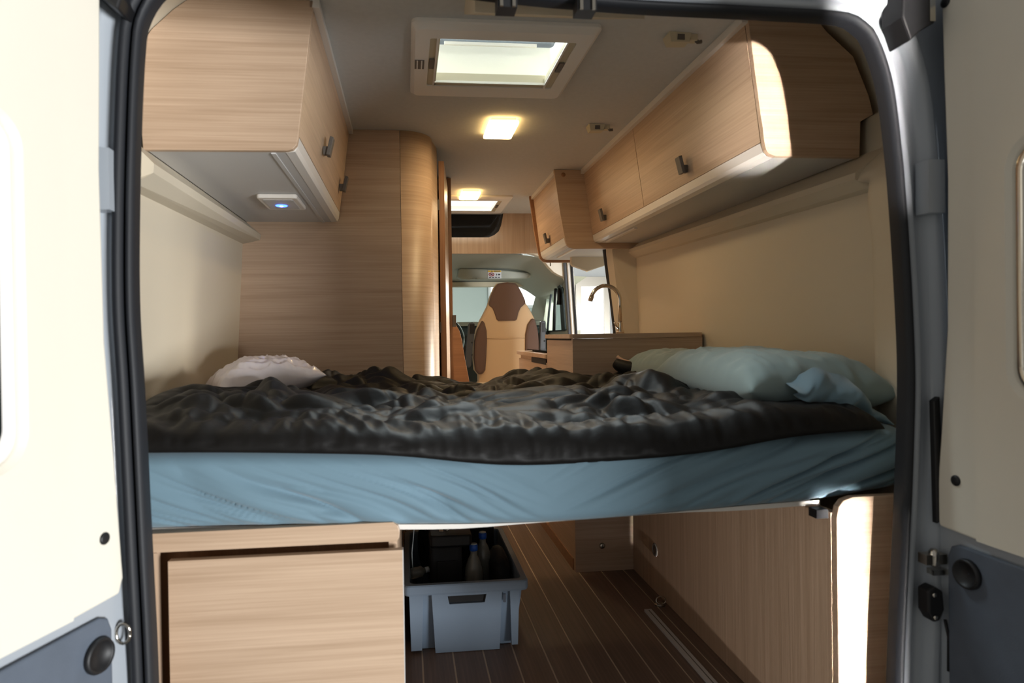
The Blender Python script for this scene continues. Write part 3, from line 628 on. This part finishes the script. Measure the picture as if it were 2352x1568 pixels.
# ================================================================== KITCHEN
kt = thing('kitchen_unit', (.68, 1.95, 0), 'oak kitchen unit behind the bed with raised rear block and drawers', 'kitchen unit')
box('rear_panel', .400, .968, 1.330, 1.348, .0, .9835, 'oak_x', kt, b=.001)
box('front_panel', .400, .418, 1.3485, 1.835, .0, .976, 'oak_y', kt, b=.001)
box('body', .42, .97, 1.349, 1.83, .02, .97, 'oak_x', kt, b=0)
box('shadow_gap', .404, .42, 1.36, 1.83, .9765, .983, 'dark_void', kt, b=0)
box('low_body', .412, .95, 1.838, 2.66, .02, .882, 'oak_x', kt, b=0)
dw = box('drawer', .400, .412, 1.845, 2.655, .70, .862, 'oak_y', kt, b=.001)
box('finger_gap', .398, .404, 1.86, 2.24, .852, .880, 'dark_void', dw, b=.0)
dw2 = box('drawer', .400, .412, 1.845, 2.655, .35, .694, 'oak_y', kt, b=.001)
box('plinth_trim', .396, .412, 1.36, 2.65, .0, .05, 'oak_edge_x', kt, b=.001)
ct = prism('worktop', rrect(.388, .970, 1.322, 1.842, .02, 4), 'Z', .984, 1.003, 'oak_x', label='thin oak worktop on the raised rear block of the kitchen', cat='worktop', b=.001)
ct2 = prism('worktop', rrect(.390, .950, 1.845, 2.690, .012, 4), 'Z', .884, .905, 'oak_x', label='lower oak worktop with hob lid beyond the raised block', cat='worktop', b=.001)
hb = thing('hob_lid', (.62, 2.3, .906), 'dark glass hob lid lying on the lower worktop', 'hob')
box('glass', .44, .86, 1.98, 2.60, .9115, .918, 'glass_dark', hb, b=.002)
for q in (2.05, 2.5): box('rubber_foot', .46, .49, q, q+.03, .9055, .9115, 'rubber', hb, b=.001)
# tap
tp = thing('kitchen_tap', (.747, 1.75, 1.004), 'chrome kitchen tap with a tall swan neck spout', 'tap')
lathe('base', [(.020, 0), (.020, .012), (.014, .02), (.013, .05), (.010, .055)], (.747, 1.75, 1.0035), 'chrome', tp)
R_ = .072
arcp = [(.747, 1.75, 1.05), (.747, 1.75, 1.155)]+[(.747-R_+R_*math.cos(a), 1.75, 1.165+R_*math.sin(a)) for a in (math.radians(d) for d in range(0, 166, 11))]
tube('spout', arcp, .0095, 'chrome', tp, n=14)
e = Vector(arcp[-1]); e0 = Vector(arcp[-2]); dd = (e-e0).normalized()
tube('nozzle', [e-dd*.004, e+dd*.022], .0115, 'steel', tp, n=14)
tube('lever', [(.738, 1.745, 1.028), (.72, 1.73, 1.04), (.708, 1.72, 1.058)], [.006, .005, .004], 'chrome', tp, n=8)

# ================================================================== UNDER THE BED
lu = thing('storage_cabinet', (-.6, .3, 0), 'pale oak storage cabinet with a large door under the left of the bed', 'cabinet')
prism('top_rail', [(-.93, .567), (-.3185, .567), (-.3135, .574), (-.312, .588), (-.316, .600), (-.326, .608), (-.93, .606)], 'Y', .045, .065, 'oak_x', lu, b=.001)
box('side_rail', -.93, -.806, .045, .065, .0, .5665, 'oak_z', lu, b=.001)
box('recess_back', -.90, -.325, .105, .115, .0, .60, 'oak_edge', lu, b=0)
dd_ = box('door', -.779, -.3065, .030, .048, .01, .553, 'oak_x', lu, b=.0015)
box('edge_band', -.3066, -.3050, .030, .048, .01, .553, 'pale_grey', dd_, b=.0005)
box('side_panel', -.336, -.318, .066, 1.30, .0, .575, 'oak_y', lu, b=.001)
box('hinge_cup', -.334, -.309, .055, .075, .30, .335, 'chrome', lu, b=.003)
# right partition
ru = thing('storage_partition', (.72, .6, 0), 'oak storage partition under the right of the bed with brightly lit end', 'partition')
box('side_panel', .650, .668, .022, 1.325, .002, .592, 'oak_z', ru, b=.001)
prism('end_panel', [(.651, .002), (.99, .002), (.99, .632), (.69, .630), (.668, .623), (.656, .609), (.651, .585)], 'Y', .002, .021, 'oak_x', ru, b=.001)
box('corner_bracket', .622, .650, .03, .06, .577, .597, 'black_plastic', ru, b=.003)
lathe('vent_plug', [(.026, 0), (.025, .003), (.018, .004), (.016, .002), (.002, .002)], (.650, 1.08, .166), 'handle_grey', ru, ax=(-1, 0, 0), n=22)
lk = thing('cabinet_lock', (.515, 1.325, .10), 'small round metal lock on the kitchen rear panel under the bed', 'lock')
lathe('rosette', [(.013, 0), (.012, .004), (.008, .006), (.002, .006)], (.515, 1.3295, .108), 'steel', lk, ax=(0, -1, 0), n=18)
box('keyhole', .5135, .5165, 1.3218, 1.3238, .101, .115, 'black_plastic', lk, b=0)
rl = thing('floor_rail', (.55, .62, .002), 'thin metal lashing rail on the floor along the partition', 'rail')
box('rail', .543, .569, .30, .915, .0016, .010, 'pale_grey', rl, b=.002)
box('groove', .5545, .5575, .31, .905, .0095, .0108, 'handle_grey', rl, b=0)
er = thing('lashing_eye', (.62, .965, .002), 'small metal lashing eye on the floor near the rail', 'lashing eye')
lathe('foot', [(.020, 0), (.020, .004), (.012, .007), (.002, .007)], (.62, .965, .0016), 'steel', er, n=18)
tube('ring', [(.62+.018*math.cos(a), .965-.012+.004*math.sin(a), .014+.013*math.sin(a)+.008) for a in (2*math.pi*k/18 for k in range(19))], .0028, 'chrome', er, n=7)
# bed frame
bf = thing('bed_frame', (0, .7, .575), 'pale bed frame with slatted base carrying the mattress', 'bed frame')
def sag(x): return -.030*math.exp(-(x/.48)**2)
xs = [-.90+1.56*i/26 for i in range(27)]
link('front_rail', tomesh(loft([[(x, .075, .611+sag(x)*.85) for x in xs], [(x, .075, .600+.011*math.exp(-((x-.14)/.26)**4)+sag(x)*.85) for x in xs], [(x, .115, .600+.011*math.exp(-((x-.14)/.26)**4)+sag(x)*.85) for x in xs], [(x, .115, .613+sag(x)*.85) for x in xs]], closed=False)), 'white_plastic', bf, smooth=False)
for k in range(9):
    y = .16+k*.135
    link('slat', tomesh(loft([[(x, y, .611+sag(x)*.85) for x in xs], [(x, y, .603+sag(x)*.85) for x in xs], [(x, y+.06, .603+sag(x)*.85) for x in xs], [(x, y+.06, .611+sag(x)*.85) for x in xs]], closed=False)), 'pale_grey', bf)
link('rear_rail', tomesh(loft([[(x, 1.29, .611+sag(x)*.85) for x in xs], [(x, 1.29, .600+sag(x)*.85) for x in xs], [(x, 1.32, .600+sag(x)*.85) for x in xs]], closed=False)), 'white_plastic', bf)

# ---- crate and contents
cr_ = thing('storage_crate', (-.115, 1.0, .002), 'grey plastic storage crate on the floor under the bed', 'crate')
CX0, CX1, CY0, CY1, CZ = -.302, .072, .712, 1.28, .220
def crect(e, z, y0=CY0, y1=CY1): return [(p[0], p[1], z) for p in rrect(CX0+e, CX1-e, y0+e, y1-e, .02, 4)]
link('tub', tomesh(loft([crect(.030, .010), crect(.028, .004), crect(.006, .17), crect(.004, .212), crect(.010, .212), crect(.012, .17), crect(.034, .012)], caps=True)), 'crate_grey', cr_)
link('rim', tomesh(loft([crect(-.010, .188), crect(-.012, .194), crect(-.012, .216), crect(-.009, .220), crect(.008, .220), crect(.010, .214), crect(.010, .19), crect(-.010, .188)])), 'crate_grey', cr_)
# projecting front shield with a hand hole, plus corner posts
def shield():
    o = [(-.216, .003), (-.012, .003), (-.002, .192), (-.226, .192)]
    def q(px, pz): return px
    bm = bmesh.new()
    hole = [(-.170, .156), (-.058, .156), (-.052, .182), (-.176, .182)]
    def yy(z): return CY0+.004-.004*z/.2
    A = [bm.verts.new((x, yy(z)-.010, z)) for x, z in o]; B = [bm.verts.new((x, yy(z)-.010, z)) for x, z in hole]
    A2 = [bm.verts.new((x, yy(z)+.02, z)) for x, z in o]; B2 = [bm.verts.new((x, yy(z)+.02, z)) for x, z in hole]
    for i in range(4):
        j = (i+1) % 4
        bm.faces.new((A[i], A[j], B[j], B[i])); bm.faces.new((A[i], A2[i], A2[j], A[j])); bm.faces.new((B[i], B[j], B2[j], B2[i]))
    return bm
link('front_shield', tomesh(shield()), 'crate_grey', cr_)
box('hand_hole', -.174, -.054, CY0-.001, CY0+.004, .158, .181, 'black_plastic', cr_, b=0)
for a, b_ in ((-.205, -.196), (-.044, -.036), (.002, .010)): box('rim_slot', a, b_, CY0-.0085, CY0-.004, .152, .178, 'dark_panel', cr_, b=0)
for a, b_, z in ((-.292, -.258, .012), (.028, .048, .012)):
    link('corner_post', tomesh(hexa([(a, CY0-.002, z), (b_, CY0-.002, z), (b_, CY0+.03, z), (a, CY0+.03, z), (a-.004, CY0-.004, .19), (b_+.006, CY0-.004, .19), (b_+.006, CY0+.03, .19), (a-.004, CY0+.03, .19)])), 'crate_grey', cr_)
sp = thing('camera_bag', (-.17, .95, .03), 'black padded case with top handle standing in the crate', 'case')
prism('case_body', rrect(-.222, -.115, .86, 1.10, .012, 3), 'Z', .03, .285, 'black_fabric', sp, b=.006)
box('front_pocket', -.200, -.135, .852, .8605, .06, .24, 'black_fabric', sp, b=.003)
prism('lid', rrect(-.225, -.080, .855, 1.13, .02, 3), 'Z', .287, .325, 'black_plastic', sp, b=.006)
for k in range(5): box('lid_trim', -.19+.02*k, -.176+.02*k, .90+.03*k, .93+.03*k, .3255, .329, 'steel', sp, b=.001)
tube('strap', [(-.165, .90, .33), (-.13, .93, .345), (-.09, .96, .365), (-.05, .99, .40)], .004, 'steel', sp, n=6)
def bottle(x, y, z, label, cap='cap_blue'):
    b = thing('water_bottle', (x, y, z), label, 'bottle', 'clear bottles in the crate')
    lathe('body', [(.020, 0), (.031, .004), (.033, .02), (.031, .06), (.034, .08), (.031, .10), (.034, .12), (.033, .15), (.030, .17), (.020, .20), (.012, .215), (.012, .23)], (x, y, z), 'bottle', b, n=22)
    lathe('cap', [(.0135, 0), (.0145, .003), (.0145, .018), (.013, .021), (.002, .0215)], (x, y, z+.228), cap, b, n=18)
    lathe('cap_top', [(.0125, 0), (.0125, .0015), (.002, .002)], (x, y, z+.2496), 'cap_white', b, n=16)
bottle(-.072, .90, .03, 'clear water bottle with blue cap at the front of the crate'); bottle(-.030, .99, .042, 'clear water bottle with blue cap behind the front one')
lb_ = thing('small_bottle', (-.268, .93, .165), 'small clear bottle lying on its side at the crate rim', 'bottle')
lathe('body', [(.005, 0), (.018, .004), (.020, .02), (.018, .035), (.019, .045), (.010, .056), (.009, .062)], (-.298, .90, .186), 'bottle', lb_, ax=(1, .25, .12), n=16)
lathe('cap', [(.010, 0), (.010, .014), (.002, .015)], (-.298+.060*.963, .90+.060*.24, .186+.060*.115), 'cap_white', lb_, ax=(1, .25, .12), n=14)
tube('thin_cable', [(-.283, .90, .20), (-.285, .90, .26), (-.278, .91, .32), (-.270, .92, .40)], .0018, 'cap_white', label='thin pale cable rising beside the crate', cat='cable', n=6)
# soft dark bag at the right and dark bag behind
def blob(name, c, s, m, label, cat, seed, amp=.12, parent=None):
    bm = bmesh.new(); bmesh.ops.create_icosphere(bm, subdivisions=4, radius=1)
    for v in bm.verts:
        p = v.co.copy(); q = Vector(tuple(math.copysign(abs(t)**.7, t) for t in p))
        n_ = noise.noise(p*1.7+Vector((seed, 0, 0)))*amp+noise.noise(p*4+Vector((0, seed, 0)))*amp*.4
        q *= 1+n_; v.co = Vector((c[0]+q.x*s[0], c[1]+q.y*s[1], c[2]+q.z*s[2]))
    return link(name, tomesh(bm), m, parent, smooth=True, label=label, cat=cat)
blob('soft_bag', (.022, .95, .135), (.036, .13, .10), 'black_fabric', 'soft black bag at the right side of the crate', 'bag', 3.1)
blob('duffel_bag', (-.11, 1.21, .21), (.15, .045, .16), 'black_fabric', 'black bag standing upright at the back of the crate', 'bag', 9.3, .08)
# light wooden legs glimpsed behind the crate
for x, w_ in ((-.155, 'left'), (-.115, 'right')): box('bench_leg', x, x+.022, 1.43, 1.46, .0016, .42, 'oak_edge', label=w_+' one of two slim wooden legs glimpsed behind the crate', cat='leg', group='wooden legs behind the crate', b=.002)

# ================================================================== BEDDING
def ztop(x): return .775+sag(x)*1.0
def zbot(x):
    t = min(1, max(0, (x-.60)/.26)); return .613+sag(x)*.85+.020*t*t*(3-2*t)
def mattress():
    X0, X1, Y0, Y1 = -.945, .890, .045, 1.322
    per = []
    for cx, cy, r, a in ((X1, Y0, .085, -90), (X1, Y1, .05, 0), (X0, Y1, .05, 90), (X0, Y0, .05, 180)):
        ox = cx-r if cx > 0 else cx+r; oy = cy-r if cy > .5 else cy+r
        for i in range(9):
            q = math.radians(a+90*i/8); per.append(Vector((ox+r*math.cos(q), oy+r*math.sin(q), 0)))
    per.append(per[0].copy()); pts = resample(per, 1500)[:-1]; n = len(pts)
    ks = [i/44 for i in range(44)]+[.99, 1.0]
    loops = []
    for k in ks:
        ins = 0
        if k < .18: ins = .030*(1-math.sqrt(max(0, 1-((.18-k)/.18)**2)))
        if k > .80: ins = .045*(1-math.sqrt(max(0, 1-((k-.80)/.20)**2)))
        lp = []
        for i, p in enumerate(pts):
            t = (pts[(i+1) % n]-pts[i-1]).normalized(); nr = Vector((t.y, -t.x, 0))
            x = p.x; z = zbot(x)+(ztop(x)-zbot(x))*k
            fold = 0.
            if p.y < .5:
                wl = min(1, max(0, (.02-x)/.25)); wr_ = min(1, max(0, (x+.02)/.25))
                zz = z-.6
                pl_ = zz+.42*x+.02*noise.noise(Vector((x*3, zz*8, 1.3)))
                pr_ = zz-.46*x+.02*noise.noise(Vector((x*3, zz*8, 7.7)))
                def crease(v, q, f, sd):
                    a = noise.noise(Vector((v*f, q*1.3, sd))); b = noise.noise(Vector((v*f*1.9, q*2.2, sd+4)))
                    return .55*a-.85*max(0, 1-abs(a)*5.5)**1.4-.40*max(0, 1-abs(b)*5)**1.4
                fl_ = crease(pl_, x, 17, 3.1); fr_ = crease(pr_, x, 15, 5.7)
                env = math.sin(math.pi*min(1, k*1.02))**.6
                el = env*min(1, max(0, (1.0-k)*1.6))*min(1, max(0.15, (x+.93)/.2))
                er = env*(.55+.45*min(1, max(0, x/.7)))
                fold = .025*wl*el*fl_+.025*wr_*er*fr_+.010*math.sin(math.pi*k)
            lp.append(tuple(p+nr*(fold-ins)+Vector((0, 0, z))))
        loops.append(lp)
    # close the top with shrinking loops, bottom likewise
    c = Vector(((X0+X1)/2, (Y0+Y1)/2, 0))
    for f in (.8, .55, .3, .1):
        loops.append([(c.x+(q[0]-c.x)*f, c.y+(q[1]-c.y)*f, ztop(c.x+(q[0]-c.x)*f)) for q in loops[len(ks)-1]])
    return loft(loops, caps=True)
mt = link('mattress', tomesh(mattress()), 'sheet', None, smooth=True, label='mattress in a creased light blue fitted sheet', cat='mattress')

def duvet():
    NX, NY = 420, 280
    def XL(t): return -.935
    def XR(t): return .800-.20*min(1, t/.55)+.03*math.sin(t*9)
    V = []; F = []
    def edge(d, r):
        u = min(1, max(0, d/r)); return math.sqrt(max(0, 1-(1-u)**2))
    for j in range(NY):
        tj = j/(NY-1); tj = tj**1.15
        for i in range(NX):
            si = i/(NX-1)
            x = XL(tj)+(XR(tj)-XL(tj))*si
            yf = .030+.012*math.sin(x*6+1)+.014*max(0, (x-.45)/.3)
            yb = 1.312
            y = yf+(yb-yf)*tj
            df = y-yf; db = yb-y; dx0 = x-XL(tj); dx1 = XR(tj)-x
            e = edge(df, .075)*edge(db, .07)*edge(dx1, .055)*edge(dx0+.05, .09)
            P = Vector((x, y, 0))
            wv = Vector((noise.noise(P*3.1+Vector((5, 1, 0))), noise.noise(P*3.1+Vector((1, 9, 0))), 0))
            Q = P+wv*.11
            big = noise.noise(Q*3.2+Vector((2.3, 4.1, 0)))
            r1 = abs(noise.noise(Vector((Q.x*4.6, Q.y*6.5, 3.3))))          # puffed cells with sharp valleys
            r2 = abs(noise.noise(Vector((Q.x*9+Q.y*5, Q.y*13-Q.x*4, 6.1))))
            r4 = 1-min(1, abs(noise.noise(Vector((Q.x*7-Q.y*5, Q.y*8+Q.x*6, 9.4))))*4.5)   # thin drag lines
            r3 = noise.noise(Vector((Q.x*27, Q.y*32, 1.1)))
            inn = min(1, max(0, (df-.10)/.12))
            h = .052+.022*big+inn*(.062*r1+.036*r2-.007*r4+.003*r3)
            # padded tube along the front hem, stitched behind with puckers
            g = math.exp(-((df-.165)/.030)**2)
            h -= .014*g
            pk = noise.noise(Vector((x*38, df*6, 8.8)))
            h += (.010*pk+.010*(1-abs(noise.noise(Vector((x*16+df*9, df*7, 2.2))))*2.6))*math.exp(-((df-.10)/.085)**2)
            h += (1-inn)*.010*noise.noise(Vector((x*4.2, 3.3, df*2)))
            # rumples that stand out: humps at the back and at the right
            h += .050*math.exp(-((x-.216)/.085)**2-((y-1.20)/.11)**2)
            h += .030*math.exp(-((x+.42)/.16)**2-((y-1.12)/.13)**2)
            h += .034*math.exp(-((x-.43)/.14)**2-((y-.62)/.16)**2)
            h += .026*math.exp(-((x-.585)/.10)**2-((y-.26)/.12)**2)
            h += .030*math.exp(-((x+.80)/.16)**2-((y-.30)/.18)**2)
            h -= .030*math.exp(-((x+.80)/.14)**2-((y-1.0)/.15)**2)
            if x > .50: h = h+(min(h, .058)-h)*min(1, (x-.50)/.12)*(1 if y < .45 else max(0, 1-(y-.45)/.2))
            h = max(.022, h)
            drop = .026*math.exp(-((x-.13)/.36)**4)
            z = ztop(x)-drop*(1-min(1, df/.05))+h*e
            V.append((x, y-.010*math.sin(math.pi*min(1, df/.09))*(df < .09)+.005*max(0, 1-df/.16)*(df > .004)*(noise.noise(Vector((x*24, df*16, 5.)))+.5*noise.noise(Vector((x*55, df*20, 1.)))), z))
    for j in range(NY-1):
        for i in range(NX-1):
            a = j*NX+i; F.append((a, a+1, a+NX+1, a+NX))
    n0 = len(V)
    ring_ = [i for i in range(NX)]+[j*NX+NX-1 for j in range(1, NY)]+[(NY-1)*NX+i for i in range(NX-2, -1, -1)]+[j*NX for j in range(NY-2, 0, -1)]
    # underside: the border pulled inwards on the mattress top
    for q in ring_:
        x, y, z = V[q]; xx = x*.95; yy = .67+(y-.67)*.92; V.append((xx, yy, ztop(xx)+.001))
    m = len(ring_)
    for k in range(m): F.append((ring_[k], n0+k, n0+(k+1) % m, ring_[(k+1) % m]))
    F.append(tuple(n0+k for k in range(m)))
    me = bpy.data.meshes.new('duvet'); me.from_pydata(V, [], F); me.update(); return me
dvt = link('quilt', duvet(), 'nylon', None, smooth=True, label='rumpled black nylon quilt spread over the mattress', cat='quilt')
# turned up corner showing the pale fleece lining
cp = smoothpath([(.552, 1.235, .885), (.575, 1.215, .868), (.625, 1.18, .855), (.69, 1.14, .845), (.75, 1.10, .835)], 6)
tube('turned_corner', cp, [.006+.024*math.sin(math.pi*min(1, (k+3)/(len(cp)+4)))**.6 for k in range(len(cp))], 'nylon', dvt, n=12)
tube('fleece_edge', [p+Vector((.012, .012, .022)) for p in cp], .008, 'fleece', dvt, n=8)

def pillow(name, c, L, Wd, H, rot, tilt, m, label, seed, wr_=.006, grp=None, p=3.2, sc=1.0):
    N = 64; V = []; F = []
    Rm = Matrix.Rotation(rot, 3, 'Z') @ Matrix.Rotation(tilt[0], 3, 'X') @ Matrix.Rotation(tilt[1], 3, 'Y')
    idx = {}
    for sgn in (1, -1):
        for j in range(N+1):
            for i in range(N+1):
                u = -1+2*i/N; v = -1+2*j/N
                border = i in (0, N) or j in (0, N)
                if border and (i, j, 0) in idx: idx[(i, j, sgn)] = idx[(i, j, 0)]; continue
                pr = max(0, (1-abs(u)**p))**.62*max(0, (1-abs(v)**p))**.62
                px = u*(1-.055*(1-v*v)*abs(u)**3); py = v*(1-.075*(1-u*u)*abs(v)**3)
                q = Vector((u*2.4, v*1.9, seed))
                w_ = noise.noise(q*1.1)*1.6+(1-abs(noise.noise(Vector((u*4.5*sc+.8*noise.noise(q), v*4*sc, seed+sgn))))*2.2)+.5*noise.noise(Vector((u*13*sc, v*11*sc, seed)))
                eg = .45*noise.noise(Vector((u*9, v*9, seed+4)))*wr_ if border else 0
                z = sgn*pr*H*.5*(1.15 if sgn > 0 else .85)+(w_*wr_*min(1, pr*3) if sgn > 0 else 0)+eg
                k = len(V); V.append(tuple(Vector(c)+Rm @ Vector((px*L/2, py*Wd/2, z)))); idx[(i, j, sgn)] = k
                if border: idx[(i, j, 0)] = k
    for sgn in (1, -1):
        for j in range(N):
            for i in range(N):
                f = [idx[(i, j, sgn)], idx[(i+1, j, sgn)], idx[(i+1, j+1, sgn)], idx[(i, j+1, sgn)]]
                F.append(tuple(f if sgn > 0 else f[::-1]))
    me = bpy.data.meshes.new(name); me.from_pydata(V, [], F); me.update()
    return link(name, me, m, None, smooth=True, label=label, cat='pillow', group=grp)
pw = pillow('pillow', (-.785, .95, .848), .36, .28, .140, .50, (-.05, -.12), 'plastic_bag', 'white pillow in a shiny crinkled plastic bag', 2.2, .012, p=2.4, sc=.9)
p1 = pillow('pillow', (.775, 1.00, .848), .38, .60, .150, .0, (.0, .03), 'pillow_blue', 'blue pillow further back, against the kitchen panel', 6.4, .005, p=4.2)
p2 = pillow('pillow', (.748, .495, .852), .40, .68, .165, -.02, (.02, .04), 'pillow_blue', 'blue pillow nearest the rear doors, its case open at the corner', 11.9, .006, p=4.6)
# open flap of the pillow case hanging at the near end
ft = [(.645, .872), (.689, .895), (.746, .903), (.793, .889), (.827, .857), (.856, .819), (.891, .778)]
fb = [(.624, .857), (.662, .847), (.707, .840), (.758, .834), (.797, .814), (.825, .794), (.863, .780)]
T = resample(smoothpath([Vector((a, .18, b)) for a, b in ft], 6), 60); B = resample(smoothpath([Vector((a, .115, b)) for a, b in fb], 6), 60)
rows = []
for r in range(15):
    t = r/14
    rows.append([tuple(a.lerp(b, t)+Vector((0, -.034*math.sin(math.pi*t)+.024*noise.noise(Vector((k*.075+t*1.2, t*1.2, 3.)))+.008*noise.noise(Vector((k*.2+t*2, t*1.5, 5.))), -.012*t+.012*noise.noise(Vector((k*.10, t*1.5, 9.)))))) for k, (a, b) in enumerate(zip(T, B))])
rows2 = [[(x, y+.004, z) for x, y, z in rw] for rw in rows[::-1]]
link('case_flap', tomesh(loft(rows+rows2+[rows[0]], closed=False)), 'sheet', p2, smooth=True)

# ================================================================== SWIVELLED CAB SEAT
st = thing('swivel_seat', (.45, 3.55, .05), 'beige and brown cab seat turned to face the living area', 'seat')
def sx(c): return .452+((1020+c/5.227)-1162)*.003345
def sz(c): return 1.396-((580+c/5.227)-650)*.00330
back = [(640, 372), (600, 420), (560, 520), (525, 630), (480, 720), (435, 800), (385, 920), (355, 1050), (345, 1250), (355, 1390), (400, 1450), (400, 1640), (1080, 1640), (1090, 1450), (1130, 1250), (1125, 1080), (1110, 940), (1078, 800), (1030, 700), (975, 610), (930, 500), (880, 400), (850, 370)]
prism('backrest', [(sx(a), sz(b)) for a, b in back][::-1], 'Y', 3.47, 3.58, 'seat_beige', st, b=.022)
head = [(645, 375), (605, 420), (560, 520), (528, 628), (575, 665), (600, 730), (622, 800), (640, 816), (840, 816), (860, 800), (880, 720), (905, 665), (972, 606), (930, 500), (880, 405), (850, 375), (750, 362)]
prism('headrest', [(sx(a), sz(b)) for a, b in head][::-1], 'Y', 3.452, 3.585, 'seat_brown', st, b=.014)
bl = [(452, 800), (480, 840), (502, 930), (505, 1050), (492, 1250), (480, 1390), (455, 1430), (405, 1450), (362, 1390), (348, 1250), (358, 1050), (388, 925)]
br = [(1045, 780), (1075, 810), (1105, 930), (1120, 1080), (1128, 1250), (1100, 1400), (960, 1400), (952, 1165), (958, 980), (985, 860)]
prism('side_bolster', [(sx(a), sz(b)) for a, b in bl], 'Y', 3.445, 3.55, 'seat_brown', st, b=.018)
prism('side_bolster', [(sx(a), sz(b)) for a, b in br], 'Y', 3.445, 3.55, 'seat_brown', st, b=.018)
tube('seam', [(sx(505), 3.468, sz(1022)), (sx(730), 3.466, sz(1026)), (sx(950), 3.468, sz(1022))], .003, 'seat_beige', st, n=6)
prism('cushion', rrect(.19, .71, 3.06, 3.56, .08, 5), 'Z', .50, .66, 'seat_beige', st, b=.03)
lathe('swivel_base', [(.20, 0), (.20, .08), (.15, .12), (.14, .45)], (.45, 3.35, .0016), 'arm_grey', st, n=24)
def arm(pts, y):
    a = prism('armrest', pts, 'Y', y, y+.05, 'arm_grey', st, b=.008)
    cx = sum(p[0] for p in pts)/len(pts); top = max(p[1] for p in pts)
    box('grip_pad', cx-.003, cx+.032 if cx < .4 else cx+.016, y-.004, y+.004, top-.085, top-.015, 'black_plastic', a, b=.004)
    for dz in (.15, .24): lathe('screw_hole', [(.006, 0), (.006, .001), (.001, .0012)], (cx+.01, y, top-dz), 'black_plastic', a, ax=(0, -1, 0), n=10)
arm([(.160, 1.085), (.168, 1.098), (.195, 1.104), (.207, 1.092), (.206, 1.03), (.190, .92), (.177, .785), (.165, .770), (.128, .775), (.140, .90)], 3.43)
arm([(.700, 1.100), (.710, 1.108), (.732, 1.108), (.740, 1.098), (.738, .88), (.735, .78), (.688, .78), (.690, .88)], 3.43)
